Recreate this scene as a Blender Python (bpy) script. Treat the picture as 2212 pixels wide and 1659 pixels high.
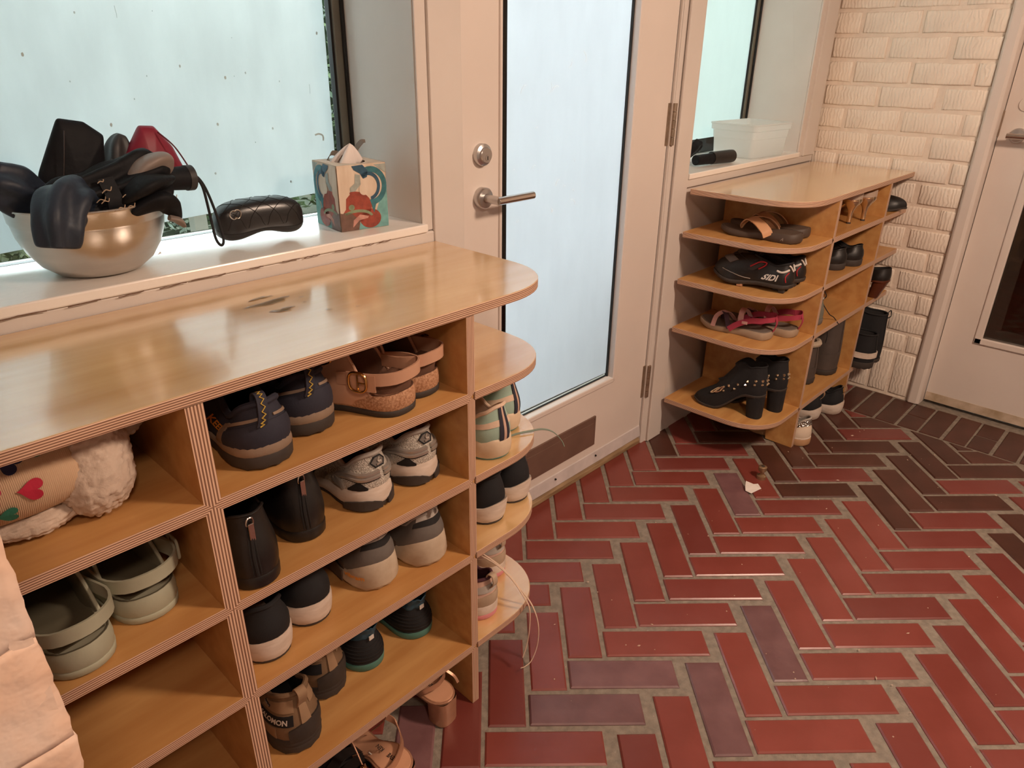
import bpy, bmesh, math, random
import numpy as np
from mathutils import Matrix, Vector
PI = math.pi
SC = bpy.context.scene
COL = SC.collection
for _o in list(bpy.data.objects):
    bpy.data.objects.remove(_o, do_unlink=True)

# ------------------------------------------------------------------ camera
cam = bpy.data.objects.new('camera', bpy.data.cameras.new('camera'))
COL.objects.link(cam)
YAW, PITCH, ROLL = -0.812947, 0.434330, 0.011563
_f = Vector((-math.sin(YAW)*math.cos(PITCH), math.cos(YAW)*math.cos(PITCH), -math.sin(PITCH)))
_r = Vector((math.cos(YAW), math.sin(YAW), 0)); _u = _r.cross(_f)
_r2 = math.cos(ROLL)*_r + math.sin(ROLL)*_u; _u2 = -math.sin(ROLL)*_r + math.cos(ROLL)*_u
cam.matrix_world = Matrix(((_r2.x, _u2.x, -_f.x, -0.8245), (_r2.y, _u2.y, -_f.y, -0.8750), (_r2.z, _u2.z, -_f.z, 1.3645), (0, 0, 0, 1)))
cam.data.sensor_width = 36.0
cam.data.lens = 1543.2/2212*36.0
cam.data.clip_start = 0.02
SC.camera = cam

# ------------------------------------------------------------------ world, lamps, exposure
w = bpy.data.worlds.new('overcast'); SC.world = w; w.use_nodes = True
_n = w.node_tree.nodes; _l = w.node_tree.links
_bg = _n['Background']
_tc = _n.new('ShaderNodeTexCoord'); _sp = _n.new('ShaderNodeSeparateXYZ'); _cr = _n.new('ShaderNodeValToRGB')
_l.new(_tc.outputs['Generated'], _sp.inputs[0]); _l.new(_sp.outputs['Z'], _cr.inputs[0])
_cr.color_ramp.elements[0].position = 0.0; _cr.color_ramp.elements[0].color = (0.84, 0.90, 0.92, 1)
_cr.color_ramp.elements[1].position = 0.9; _cr.color_ramp.elements[1].color = (0.70, 0.82, 0.90, 1)
_l.new(_cr.outputs[0], _bg.inputs['Color'])
_bg.inputs['Strength'].default_value = 10.8

def area(name, loc, target, size, power, col, shape='DISK'):
    d = bpy.data.lights.new(name, 'AREA'); d.shape = shape; d.size = size; d.energy = power; d.color = col
    o = bpy.data.objects.new(name, d); COL.objects.link(o); o.location = loc
    o.rotation_euler = (Vector(target)-Vector(loc)).to_track_quat('-Z', 'Y').to_euler()
    return o
area('ceiling_lamp_hall', (-1.0, -1.75, 2.36), (-0.5, -0.4, 0.6), 0.24, 12.0, (1.0, 0.74, 0.56))
area('fill_light_entry', (0.75, -1.5, 2.15), (1.0, -0.6, 0.4), 0.32, 43, (1.0, 0.74, 0.56))  # added fill light, no fixture known, brightens floor, brick wall and far door
SC.view_settings.view_transform = 'Standard'
SC.view_settings.look = 'None'
SC.view_settings.gamma = 1.0
SC.view_settings.use_curve_mapping = False
SC.view_settings.exposure = 0.0

# ------------------------------------------------------------------ helpers
def lin(h):
    h = h.lstrip('#'); c = [int(h[i:i+2], 16)/255 for i in (0, 2, 4)]
    return [(x/12.92 if x <= 0.04045 else ((x+0.055)/1.055)**2.4) for x in c]

MATS = {}
def M(name, hexc=None, rough=0.5, metal=0.0, var=0.0, vs=12.0, bump=0.0, bs=120.0, stretch=None, spec=0.5, coat=0.0, hex2=None, sheen=0.0, kind='noise', bdist=0.002, objrand=0.0, detail=4.0):
    if name in MATS: return MATS[name]
    m = bpy.data.materials.new(name); m.use_nodes = True; MATS[name] = m
    nt = m.node_tree; N = nt.nodes; Lk = nt.links; b = N['Principled BSDF']
    c = lin(hexc); b.inputs['Base Color'].default_value = (*c, 1)
    b.inputs['Roughness'].default_value = rough; b.inputs['Metallic'].default_value = metal
    b.inputs['Specular IOR Level'].default_value = spec
    if coat: b.inputs['Coat Weight'].default_value = coat; b.inputs['Coat Roughness'].default_value = 0.15; b.inputs['Coat IOR'].default_value = 2.3
    if sheen: b.inputs['Sheen Weight'].default_value = sheen
    tc = N.new('ShaderNodeTexCoord'); mp = N.new('ShaderNodeMapping')
    Lk.new(tc.outputs['Object'], mp.inputs[0])
    if stretch: mp.inputs['Scale'].default_value = stretch
    colout = None
    if var or hex2:
        t = N.new('ShaderNodeTexNoise'); t.inputs['Scale'].default_value = vs; t.inputs['Detail'].default_value = detail
        Lk.new(mp.outputs[0], t.inputs[0])
        r = N.new('ShaderNodeValToRGB'); Lk.new(t.outputs[0], r.inputs[0])
        c2 = lin(hex2) if hex2 else [min(1, x*(1+var)) for x in c]
        c1 = c if hex2 else [x*(1-var) for x in c]
        r.color_ramp.elements[0].position = 0.35; r.color_ramp.elements[0].color = (*c1, 1)
        r.color_ramp.elements[1].position = 0.68; r.color_ramp.elements[1].color = (*c2, 1)
        colout = r.outputs[0]
    if objrand:
        oi = N.new('ShaderNodeObjectInfo'); hs = N.new('ShaderNodeHueSaturation')
        mr = N.new('ShaderNodeMapRange'); Lk.new(oi.outputs['Random'], mr.inputs[0])
        mr.inputs['To Min'].default_value = 1-objrand; mr.inputs['To Max'].default_value = 1+objrand
        Lk.new(mr.outputs[0], hs.inputs['Value'])
        if colout: Lk.new(colout, hs.inputs['Color'])
        else: hs.inputs['Color'].default_value = (*c, 1)
        colout = hs.outputs[0]
    if colout: Lk.new(colout, b.inputs['Base Color'])
    if bump:
        bp = N.new('ShaderNodeBump'); bp.inputs['Strength'].default_value = bump; bp.inputs['Distance'].default_value = bdist
        if kind == 'noise':
            t2 = N.new('ShaderNodeTexNoise'); t2.inputs['Scale'].default_value = bs; t2.inputs['Detail'].default_value = 3
            Lk.new(mp.outputs[0], t2.inputs[0]); Lk.new(t2.outputs[0], bp.inputs['Height'])
        elif kind == 'voronoi':
            t2 = N.new('ShaderNodeTexVoronoi'); t2.inputs['Scale'].default_value = bs
            Lk.new(mp.outputs[0], t2.inputs[0]); Lk.new(t2.outputs[0], bp.inputs['Height'])
        elif kind == 'knit':
            t2 = N.new('ShaderNodeTexWave'); t2.inputs['Scale'].default_value = bs; t2.inputs['Distortion'].default_value = 1.5; t2.inputs['Detail'].default_value = 1
            Lk.new(mp.outputs[0], t2.inputs[0]); Lk.new(t2.outputs['Fac'], bp.inputs['Height'])
        elif kind == 'comb':
            t2 = N.new('ShaderNodeTexWave'); t2.bands_direction = 'Y'; t2.inputs['Scale'].default_value = bs; t2.inputs['Distortion'].default_value = 6; t2.inputs['Detail'].default_value = 3; t2.inputs['Detail Scale'].default_value = 1.3
            oi2 = N.new('ShaderNodeObjectInfo'); ad = N.new('ShaderNodeVectorMath'); ad.operation = 'ADD'
            Lk.new(oi2.outputs['Location'], ad.inputs[0]); Lk.new(mp.outputs[0], ad.inputs[1])
            Lk.new(ad.outputs[0], t2.inputs[0])
            t3 = N.new('ShaderNodeTexNoise'); t3.inputs['Scale'].default_value = 40; Lk.new(ad.outputs[0], t3.inputs[0])
            mu = N.new('ShaderNodeMath'); mu.operation = 'MULTIPLY'; Lk.new(t2.outputs['Fac'], mu.inputs[0]); Lk.new(t3.outputs[0], mu.inputs[1])
            Lk.new(mu.outputs[0], bp.inputs['Height'])
        Lk.new(bp.outputs[0], b.inputs['Normal'])
    return m

class MB:
    def __init__(s): s.v = []; s.f = []; s.m = []; s.uv = []
    def add(s, verts, faces, mat=0, uvs=None):
        o = len(s.v); s.v += [tuple(map(float, p)) for p in verts]
        for i, f in enumerate(faces):
            s.f.append([o+k for k in f]); s.m.append(mat); s.uv.append(uvs[i] if uvs else None)
        return s
    def box(s, x0, x1, y0, y1, z0, z1, mat=0):
        v = [(x0,y0,z0),(x1,y0,z0),(x1,y1,z0),(x0,y1,z0),(x0,y0,z1),(x1,y0,z1),(x1,y1,z1),(x0,y1,z1)]
        return s.add(v, [(0,3,2,1),(4,5,6,7),(0,1,5,4),(1,2,6,5),(2,3,7,6),(3,0,4,7)], mat)
    def grid(s, G, mat=0, cu=False, cv=False, flip=False):
        G = np.asarray(G); a, b = G.shape[:2]; F = []
        for i in range(a if cu else a-1):
            for j in range(b if cv else b-1):
                q = (i*b+j, ((i+1) % a)*b+j, ((i+1) % a)*b+(j+1) % b, i*b+(j+1) % b)
                F.append(q[::-1] if flip else q)
        return s.add(G.reshape(-1, 3), F, mat)
    def tube(s, pts, r, n=8, closed=False, mat=0, flat=1.0, up=None):
        P = [Vector(p) for p in pts]; k = len(P)
        R = [float(q) for q in r] if hasattr(r, '__len__') else [r]*k
        rings = []; prev = None
        for i, p in enumerate(P):
            if closed: d = P[(i+1) % k]-P[i-1]
            else: d = P[min(i+1, k-1)]-P[max(i-1, 0)]
            if d.length < 1e-9: d = Vector((0, 0, 1))
            d.normalize()
            if prev is None:
                u = Vector(up) if up else (Vector((0, 0, 1)) if abs(d.z) < 0.9 else Vector((1, 0, 0)))
            else: u = prev
            u = u-d*u.dot(d)
            if u.length < 1e-6: u = d.orthogonal()
            u.normalize(); prev = u; q = d.cross(u)
            rings.append([p+R[i]*(math.cos(2*PI*j/n)*u*flat+math.sin(2*PI*j/n)*q) for j in range(n)])
        o = [v for ring in rings for v in ring]; F = []
        for i in range(k if closed else k-1):
            for j in range(n):
                a = i*n; b2 = ((i+1) % k)*n
                F.append((a+j, a+(j+1) % n, b2+(j+1) % n, b2+j))
        if not closed: F.append(tuple(range(n))[::-1]); F.append(tuple((k-1)*n+j for j in range(n)))
        return s.add(o, F, mat)
    def ribbon(s, pts, wdir, width, th=0.002, mat=0):
        # strip along pts, widened along wdir (vector or list), with thickness
        P = [Vector(p) for p in pts]; k = len(P); V = []
        for i, p in enumerate(P):
            d = (P[min(i+1, k-1)]-P[max(i-1, 0)]).normalized()
            wv = Vector(wdir[i]) if isinstance(wdir, list) else Vector(wdir)
            wv = (wv-d*wv.dot(d)).normalized(); nn = d.cross(wv)
            ww = width[i] if hasattr(width, '__len__') else width
            for a, b in ((-1, -1), (1, -1), (1, 1), (-1, 1)): V.append(p+wv*a*ww/2+nn*b*th/2)
        F = []
        for i in range(k-1):
            for j in range(4): F.append((i*4+j, i*4+(j+1) % 4, (i+1)*4+(j+1) % 4, (i+1)*4+j))
        F.append((3, 2, 1, 0)); F.append(tuple((k-1)*4+j for j in range(4)))
        return s.add(V, F, mat)
    def lathe(s, prof, n=32, c=(0, 0), mat=0, axis='z', cap=False):
        V = []; F = []; k = len(prof)
        for r, z in prof:
            for j in range(n):
                a = 2*PI*j/n; x, y = r*math.cos(a), r*math.sin(a)
                V.append((c[0]+x, c[1]+y, z) if axis == 'z' else ((c[0]+x, z, c[1]+y) if axis == 'y' else (z, c[0]+x, c[1]+y)))
        for i in range(k-1):
            for j in range(n): F.append((i*n+j, i*n+(j+1) % n, (i+1)*n+(j+1) % n, (i+1)*n+j))
        if cap: F.append(tuple(range(n))[::-1]); F.append(tuple((k-1)*n+j for j in range(n)))
        return s.add(V, F, mat)
    def prism(s, poly, z0, z1, mat=0, edge=None, axis='z'):
        # poly: 2-D points; side faces get UV v across thickness for plywood edges
        n = len(poly); mp = {'z': lambda p, h: (p[0], p[1], h), 'x': lambda p, h: (h, p[0], p[1]), 'y': lambda p, h: (p[0], h, p[1])}[axis]
        V = [mp(p, z0) for p in poly]+[mp(p, z1) for p in poly]
        s.add(V, [tuple(range(n))[::-1], tuple(range(n, 2*n))], mat)
        u = 0.0
        for i in range(n):
            j = (i+1) % n; l = math.dist(poly[i], poly[j])
            s.add([mp(poly[i], z0), mp(poly[j], z0), mp(poly[j], z1), mp(poly[i], z1)], [(0, 1, 2, 3)], mat if edge is None else edge, [[(u, 0), (u+l, 0), (u+l, 1), (u, 1)]])
            u += l
        return s
    def build(s, name, mats, parent=None, smooth=False, bevel=0.0, sub=0, solid=0.0, angle=40, weld=True, kind=None, segs=2):
        me = bpy.data.meshes.new(name); me.from_pydata(s.v, [], s.f)
        mats = mats if isinstance(mats, (list, tuple)) else [mats]
        for m in mats: me.materials.append(m)
        me.polygons.foreach_set('material_index', s.m)
        if any(u is not None for u in s.uv):
            ul = me.uv_layers.new(name='UVMap'); k = 0; d = np.zeros(len(me.loops)*2)
            for fi, f in enumerate(s.f):
                if s.uv[fi]:
                    for q in range(len(f)): d[(k+q)*2], d[(k+q)*2+1] = s.uv[fi][q]
                k += len(f)
            ul.data.foreach_set('uv', d)
        bm = bmesh.new(); bm.from_mesh(me)
        if weld: bmesh.ops.remove_doubles(bm, verts=bm.verts, dist=1e-5)
        bmesh.ops.recalc_face_normals(bm, faces=bm.faces)
        bm.to_mesh(me); bm.free()
        if smooth:
            me.polygons.foreach_set('use_smooth', [True]*len(me.polygons))
            if angle < 180: me.set_sharp_from_angle(angle=math.radians(angle))
        return link(name, me, parent, bevel, sub, solid, kind, segs)

def link(name, me, parent=None, bevel=0.0, sub=0, solid=0.0, kind=None, segs=2):
    o = bpy.data.objects.new(name, me); COL.objects.link(o)
    if parent: o.parent = parent
    if solid:
        md = o.modifiers.new('thickness', 'SOLIDIFY'); md.thickness = solid; md.offset = 0
    if bevel:
        md = o.modifiers.new('bevel', 'BEVEL'); md.width = bevel; md.segments = segs; md.limit_method = 'ANGLE'; md.angle_limit = math.radians(40)
    if sub:
        md = o.modifiers.new('sub', 'SUBSURF'); md.levels = sub; md.render_levels = sub
    if kind: o['kind'] = kind
    return o

def thing(name, label, cat, loc=(0, 0, 0), rot=0.0, group=None):
    o = bpy.data.objects.new(name, None); COL.objects.link(o); o.empty_display_size = 0.02
    o.location = loc; o.rotation_euler = (0, 0, math.radians(rot))
    o['label'] = label; o['category'] = cat
    if group: o['group'] = group
    return o
def tag(o, label, cat, group=None):
    o['label'] = label; o['category'] = cat
    if group: o['group'] = group
    return o
def struct(o, label=None):
    o['kind'] = 'structure'
    if label: o['label'] = label
    return o
def dup(root, loc=None, rot=None, label=None):
    r = root.copy(); COL.objects.link(r)
    if loc is not None: r.location = loc
    if rot is not None: r.rotation_euler = (0, 0, math.radians(rot))
    if label: r['label'] = label
    for ch in root.children:
        c = ch.copy(); COL.objects.link(c); c.parent = r
        for g in ch.children:
            d = g.copy(); COL.objects.link(d); d.parent = c
    return r
def smooth01(a, b, x):
    t = np.clip((np.asarray(x, float)-a)/(b-a), 0, 1); return t*t*(3-2*t)
def kf(x, *pts):
    x = np.asarray(x, float); xs = [p[0] for p in pts]; ys = [p[1] for p in pts]
    out = np.full(x.shape, float(ys[0]))
    for i in range(len(xs)-1):
        out = np.where(x >= xs[i], ys[i]+(ys[i+1]-ys[i])*smooth01(xs[i], xs[i+1], x), out)
    return out
def text_mesh(txt, size=1.0, shear=0.0, bold=0.0, extrude=0.0):
    cu = bpy.data.curves.new('txt', 'FONT'); cu.body = txt; cu.size = size; cu.shear = shear; cu.offset = bold; cu.resolution_u = 3; cu.extrude = extrude
    cu.align_x = 'CENTER'; cu.align_y = 'CENTER'
    o = bpy.data.objects.new('txt', cu); COL.objects.link(o)
    bpy.context.view_layer.update()
    me = bpy.data.meshes.new_from_object(o.evaluated_get(bpy.context.evaluated_depsgraph_get()))
    V = [tuple(v.co) for v in me.vertices]; F = [tuple(p.vertices) for p in me.polygons]
    bpy.data.objects.remove(o, do_unlink=True); bpy.data.curves.remove(cu); bpy.data.meshes.remove(me)
    return V, F
def catmull(P, n=6, closed=False):
    P = [Vector(p) for p in P]; k = len(P); out = []
    for i in range(k if closed else k-1):
        g = lambda j: P[j % k] if closed else P[max(0, min(k-1, j))]
        a, b, c, d = g(i-1), g(i), g(i+1), g(i+2)
        for q in range(n):
            t = q/n
            out.append(0.5*((2*b)+(c-a)*t+(2*a-5*b+4*c-d)*t*t+(3*b-a-3*c+d)*t**3))
    if not closed: out.append(P[-1])
    return out
# ------------------------------------------------------------------ special materials
def ply_edge_mat():
    m = bpy.data.materials.new('plywood_edge'); m.use_nodes = True; N = m.node_tree.nodes; L = m.node_tree.links; b = N['Principled BSDF']
    uv = N.new('ShaderNodeUVMap'); sp = N.new('ShaderNodeSeparateXYZ'); L.new(uv.outputs[0], sp.inputs[0])
    nz = N.new('ShaderNodeTexNoise'); nz.inputs['Scale'].default_value = 9; nz.inputs['Detail'].default_value = 5
    L.new(uv.outputs[0], nz.inputs[0])
    a = N.new('ShaderNodeMath'); a.operation = 'MULTIPLY_ADD'; L.new(nz.outputs[0], a.inputs[0]); a.inputs[1].default_value = 0.05; L.new(sp.outputs['Y'], a.inputs[2])
    k = N.new('ShaderNodeMath'); k.operation = 'MULTIPLY'; L.new(a.outputs[0], k.inputs[0]); k.inputs[1].default_value = 2*PI*5.5
    s = N.new('ShaderNodeMath'); s.operation = 'SINE'; L.new(k.outputs[0], s.inputs[0])
    mr = N.new('ShaderNodeMapRange'); L.new(s.outputs[0], mr.inputs[0]); mr.inputs['From Min'].default_value = -1
    r = N.new('ShaderNodeValToRGB'); L.new(mr.outputs[0], r.inputs[0])
    e = r.color_ramp.elements; e[0].position = 0.30; e[0].color = (*lin('#835d48'), 1); e[1].position = 0.72; e[1].color = (*(0.76, 0.51, 0.36), 1)
    L.new(r.outputs[0], b.inputs['Base Color']); b.inputs['Roughness'].default_value = 0.5
    return m
PLY_E = ply_edge_mat()
PLY = M('birch_veneer', '#b9844d', 0.36, var=0, vs=3.2, stretch=(1.2, 9, 9), hex2='#cb9a60', bump=0.05, bs=40, bdist=0.0008, spec=0.45, detail=7)
PLY_T = M('birch_top_lacquered', '#d0a36b', 0.25, vs=3.0, stretch=(1.0, 7, 7), hex2='#dfb882', bump=0.06, bs=14, bdist=0.0015, spec=0.6, coat=1.0, detail=8)
WHITE = M('white_paint', '#d2c8c0', 0.42, var=0.03, vs=5, bump=0.05, bs=30)
WHITE_S = M('white_gloss_paint', '#ece4dc', 0.22, var=0.02, vs=6, bump=0.25, bs=90, bdist=0.001)
DOORW = M('door_paint', '#dbcfc6', 0.35, var=0.03, vs=4, bump=0.03, bs=25)
MASON = M('painted_masonry', '#ecdfd0', 0.5, var=0.04, vs=9, bump=0.7, bs=24, kind='comb', bdist=0.003)
MASON_M = M('painted_mortar', '#e4d4c4', 0.6, var=0.06, vs=20, bump=0.8, bs=60, bdist=0.004)
MASON_L = M('painted_masonry_rough', '#f0dfd3', 0.6, vs=11, hex2='#f0c8ac', bump=1.0, bs=45, bdist=0.003)
BRONZE = M('window_frame_grey', '#6f6c60', 0.45, 0.0, var=0.1)
GASK = M('black_gasket', '#191818', 0.6)
STEEL = M('satin_steel', '#cbc8c6', 0.3, 1.0, var=0.04, vs=40)
STEEL_D = M('aged_hinge_steel', '#a3917f', 0.4, 0.8, var=0.15, vs=40)
MORTAR = M('floor_mortar', '#7c7267', 0.85, vs=60, hex2='#92877a', bump=0.7, bs=150, bdist=0.003)
BR = [M('floor_brick_red', '#7c3a31', 0.30, vs=9, hex2='#86423a', objrand=0.10, bump=0.12, bs=45, bdist=0.002),
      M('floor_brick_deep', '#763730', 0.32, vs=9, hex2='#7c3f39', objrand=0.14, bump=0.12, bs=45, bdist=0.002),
      M('floor_brick_plum', '#6c4a4b', 0.36, vs=14, hex2='#7d5a5b', objrand=0.12, bump=0.35, bs=60, bdist=0.002),
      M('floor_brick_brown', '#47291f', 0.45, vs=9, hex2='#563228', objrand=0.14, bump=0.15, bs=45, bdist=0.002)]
def glass_mat(name, tint=(0.93, 0.97, 0.96)):
    m = bpy.data.materials.new(name); m.use_nodes = True; N = m.node_tree.nodes; L = m.node_tree.links
    for n in list(N): N.remove(n)
    o = N.new('ShaderNodeOutputMaterial'); t = N.new('ShaderNodeBsdfTransparent'); t.inputs[0].default_value = (*tint, 1)
    g = N.new('ShaderNodeBsdfGlossy'); g.inputs['Roughness'].default_value = 0.02
    f = N.new('ShaderNodeFresnel'); f.inputs[0].default_value = 1.45; mx = N.new('ShaderNodeMixShader')
    L.new(f.outputs[0], mx.inputs[0]); L.new(t.outputs[0], mx.inputs[1]); L.new(g.outputs[0], mx.inputs[2]); L.new(mx.outputs[0], o.inputs[0])
    return m
GLASS = glass_mat('clear_glass')
def film_mat(name, col, fwd=0.8, smudge=0.1, warm=None):
    m = bpy.data.materials.new(name); m.use_nodes = True; N = m.node_tree.nodes; L = m.node_tree.links
    for n in list(N): N.remove(n)
    o = N.new('ShaderNodeOutputMaterial'); t = N.new('ShaderNodeBsdfTranslucent'); d = N.new('ShaderNodeBsdfPrincipled'); mx = N.new('ShaderNodeMixShader')
    tc = N.new('ShaderNodeTexCoord'); mp = N.new('ShaderNodeMapping'); mp.inputs['Scale'].default_value = (7, 7, 2.2); nz = N.new('ShaderNodeTexNoise'); nz.inputs['Scale'].default_value = 3; nz.inputs['Detail'].default_value = 6
    L.new(tc.outputs['Object'], mp.inputs[0]); L.new(mp.outputs[0], nz.inputs[0])
    r = N.new('ShaderNodeValToRGB'); L.new(nz.outputs[0], r.inputs[0])
    r.color_ramp.elements[0].position = 0.3; r.color_ramp.elements[0].color = tuple(c*(1-smudge) for c in col)+(1,)
    r.color_ramp.elements[1].position = 0.75; r.color_ramp.elements[1].color = (*col, 1)
    L.new(r.outputs[0], t.inputs[0]); d.inputs['Base Color'].default_value = (0.6, 0.66, 0.66, 1); d.inputs['Roughness'].default_value = 0.35
    mx.inputs[0].default_value = 1-fwd
    rf = N.new('ShaderNodeBsdfRefraction'); rf.inputs['IOR'].default_value = 1.12; rf.inputs['Roughness'].default_value = 0.6; L.new(r.outputs[0], rf.inputs['Color'])
    m2 = N.new('ShaderNodeMixShader'); m2.inputs[0].default_value = 0.30; L.new(t.outputs[0], m2.inputs[1]); L.new(rf.outputs[0], m2.inputs[2])
    L.new(m2.outputs[0], mx.inputs[1]); L.new(d.outputs[0], mx.inputs[2]); L.new(mx.outputs[0], o.inputs[0])
    return m
FILM1 = film_mat('frosted_film', (0.83, 0.855, 0.85)); FILM2 = film_mat('frosted_film_mint', (0.83, 0.88, 0.85), smudge=0.03); FILM3 = film_mat('frosted_film_door', (0.87, 0.87, 0.90), smudge=0.05)
SMUDGE = M('grey_smudge', '#adb9b7', 0.5); SCRATCH = M('pale_scratch', '#f4f6f6', 0.5)

# ------------------------------------------------------------------ floor: mortar bed, herringbone bricks, soldier border
fl = struct(MB().box(-2.5, 3.6, -3.1, 0.50, -0.06, -0.0045).build('floor', MORTAR))
rng = random.Random(4)
def brick_mesh(name, poly, mat, ch=0.004, top=0.0, bot=-0.03):
    c = np.mean(poly, 0); n = len(poly)
    P = np.array(poly); I = []
    for i in range(n):
        a, b, d = P[i-1], P[i], P[(i+1) % n]
        e1 = (b-a)/np.linalg.norm(b-a); e2 = (d-b)/np.linalg.norm(d-b)
        n1 = np.array([-e1[1], e1[0]]); n2 = np.array([-e2[1], e2[0]])
        k = 1+n1@n2
        I.append(b+ch*(n1+n2)/max(k, 0.3))
    V = [(*p, bot) for p in P]+[(*p, top-ch*0.7) for p in P]+[(*p, top) for p in I]
    F = [(i+r*n, (i+1) % n+r*n, (i+1) % n+(r+1)*n, i+(r+1)*n) for r in (0, 1) for i in range(n)]+[tuple(range(2*n, 3*n))]
    me = bpy.data.meshes.new(name); me.from_pydata(V, [], F); me.materials.append(mat); return me
def clip(poly, a, b, c):  # keep a*x+b*y<=c
    out = []
    for i in range(len(poly)):
        p, q = poly[i], poly[(i+1) % len(poly)]; dp, dq = a*p[0]+b*p[1]-c, a*q[0]+b*q[1]-c
        if dp <= 0: out.append(p)
        if dp*dq < 0: t = dp/(dp-dq); out.append((p[0]+t*(q[0]-p[0]), p[1]+t*(q[1]-p[1])))
    return out
def area2(p): return sum(p[i][0]*p[(i+1) % len(p)][1]-p[(i+1) % len(p)][0]*p[i][1] for i in range(len(p)))/2
R2 = math.sqrt(0.5)
def uv2xy(u, v): return ((u+v)*R2, (u-v)*R2)
hh, hl = 0.0424, 0.1300
SH = {}
for k, m in enumerate(BR):
    SH['H', k] = brick_mesh('brick', [uv2xy(u, v) for u, v in ((-hh, -hl), (hh, -hl), (hh, hl), (-hh, hl))][::-1], m)
    SH['V', k] = brick_mesh('brick', [uv2xy(u, v) for u, v in ((-hl, -hh), (hl, -hh), (hl, hh), (-hl, hh))][::-1], m)
FAR = MB(); nb = 0
PLUM = {('H', (0.07, 0.362)), ('H', (-0.034, 0.259)), ('V', (0.254, 0.258)), ('H', (0.163, 0.45))}
for kind, (cu, cv), du, dv in (('H', (0.089, 0.935), hh, hl), ('V', (0.272, 0.853), hl, hh)):
    for i in range(-40, 41):
        for j in range(-12, 13):
            u = cu+0.0998*i+0.2800*j; v = cv+0.1005*i-0.2865*j
            x, y = uv2xy(u, v)
            if not (-1.3 < x < 2.3 and -1.9 < y < 0.62): continue
            poly = [uv2xy(u+a, v+b) for a, b in ((-du, -dv), (du, -dv), (du, dv), (-du, dv))][::-1]
            cp = clip(clip(poly, 1, 0, 2.132), 0, 1, 0.44)
            if len(cp) < 3 or area2(cp) < 0.0012: continue
            r = rng.random()
            pl = 0.95*math.exp(-((x-0.30)**2/0.05+(y+0.24)**2/0.07))
            k = 2 if r < 0.06+pl else (1 if r < 0.34+pl*0.6 else 0)
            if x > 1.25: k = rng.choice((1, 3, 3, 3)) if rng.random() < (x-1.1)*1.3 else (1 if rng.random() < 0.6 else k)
            jx, jy, jz, ja = rng.uniform(-.0016, .0016), rng.uniform(-.0016, .0016), rng.uniform(-.0012, 0.0006), rng.uniform(-.006, .006)
            if x < -0.45 or y < -1.3:
                FAR.add([(*p, -0.03) for p in cp]+[(*p, 0.0) for p in cp], [tuple(range(len(cp), 2*len(cp)))]+[(q, (q+1) % len(cp), (q+1) % len(cp)+len(cp), q+len(cp)) for q in range(len(cp))])
                continue
            if len(cp) == 4 and abs(area2(cp)-area2(poly)) < 1e-6:
                o = bpy.data.objects.new('brick', SH[kind, k]); o.location = (x+jx, y+jy, jz); o.rotation_euler = (rng.uniform(-.004, .004), rng.uniform(-.004, .004), ja)
            else:
                o = bpy.data.objects.new('brick', brick_mesh('brick', [(p[0]-x, p[1]-y) for p in cp], BR[k])); o.location = (x, y, jz)
            COL.objects.link(o); o.parent = fl; nb += 1
FAR.build('brick_field', BR[0], fl, kind='stuff')
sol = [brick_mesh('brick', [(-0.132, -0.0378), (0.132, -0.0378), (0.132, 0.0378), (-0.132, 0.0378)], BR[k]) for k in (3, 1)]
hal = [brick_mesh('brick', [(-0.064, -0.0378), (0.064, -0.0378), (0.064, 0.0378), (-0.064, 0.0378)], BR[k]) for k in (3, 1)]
for i in range(-16, 5):
    y = -0.105+i*0.0862+0.002; half = i in (-2, -5, -7, -11, -13)
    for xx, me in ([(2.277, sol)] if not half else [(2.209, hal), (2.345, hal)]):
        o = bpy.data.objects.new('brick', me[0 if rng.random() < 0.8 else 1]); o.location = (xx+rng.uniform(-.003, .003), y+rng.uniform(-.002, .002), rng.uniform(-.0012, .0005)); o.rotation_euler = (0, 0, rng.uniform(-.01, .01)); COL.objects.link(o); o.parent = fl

# ------------------------------------------------------------------ walls, sills, trim
YW = 0.415
WB = MB()
WB.box(-1.34, 0.231, 0.42, 0.665, -0.03, 0.978); WB.box(-1.34, -1.2, 0.42, 0.72, 0.978, 2.5)
WB.box(0.231, 0.352, 0.42, 0.72, -0.03, 2.5); WB.box(1.272, 1.39, 0.42, 0.72, -0.03, 2.5)
WB.box(1.39, 2.46, 0.42, 0.665, -0.03, 0.978); WB.box(2.262, 2.6, 0.42, 0.72, 0.978, 2.5)
WB.box(-1.2, 0.231, 0.42, 0.72, 2.12, 2.5); WB.box(0.352, 1.272, 0.42, 0.72, 2.06, 2.5); WB.box(1.39, 2.262, 0.42, 0.72, 2.12, 2.5)
struct(WB.build('wall_back', WHITE, bevel=0.002))
struct(MB().box(-2.5, 3.6, -3.1, 0.75, 2.45, 2.55).build('ceiling', WHITE))
struct(MB().box(-2.6, 3.6, -3.2, -3.1, -0.03, 2.5).build('wall_front', WHITE))
struct(MB().box(-2.6, -2.5, -3.1, 0.75, -0.03, 2.5).build('wall_far', WHITE))
T1 = MB().box(0.262, 0.356, 0.407, 0.42, 0.0, 2.12).box(0.231, 0.262, 0.414, 0.42, 0.985, 2.12)
struct(T1.build('trim_1', WHITE, bevel=0.003))
T2 = MB().box(-1.2, 0.240, 0.404, 0.664, 0.984, 1.003)
struct(T2.build('trim_2', WHITE_S, bevel=0.003))
struct(MB().box(-1.2, 0.262, 0.410, 0.42, 0.955, 0.984).build('trim_3', WHITE, bevel=0.004))
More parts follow.
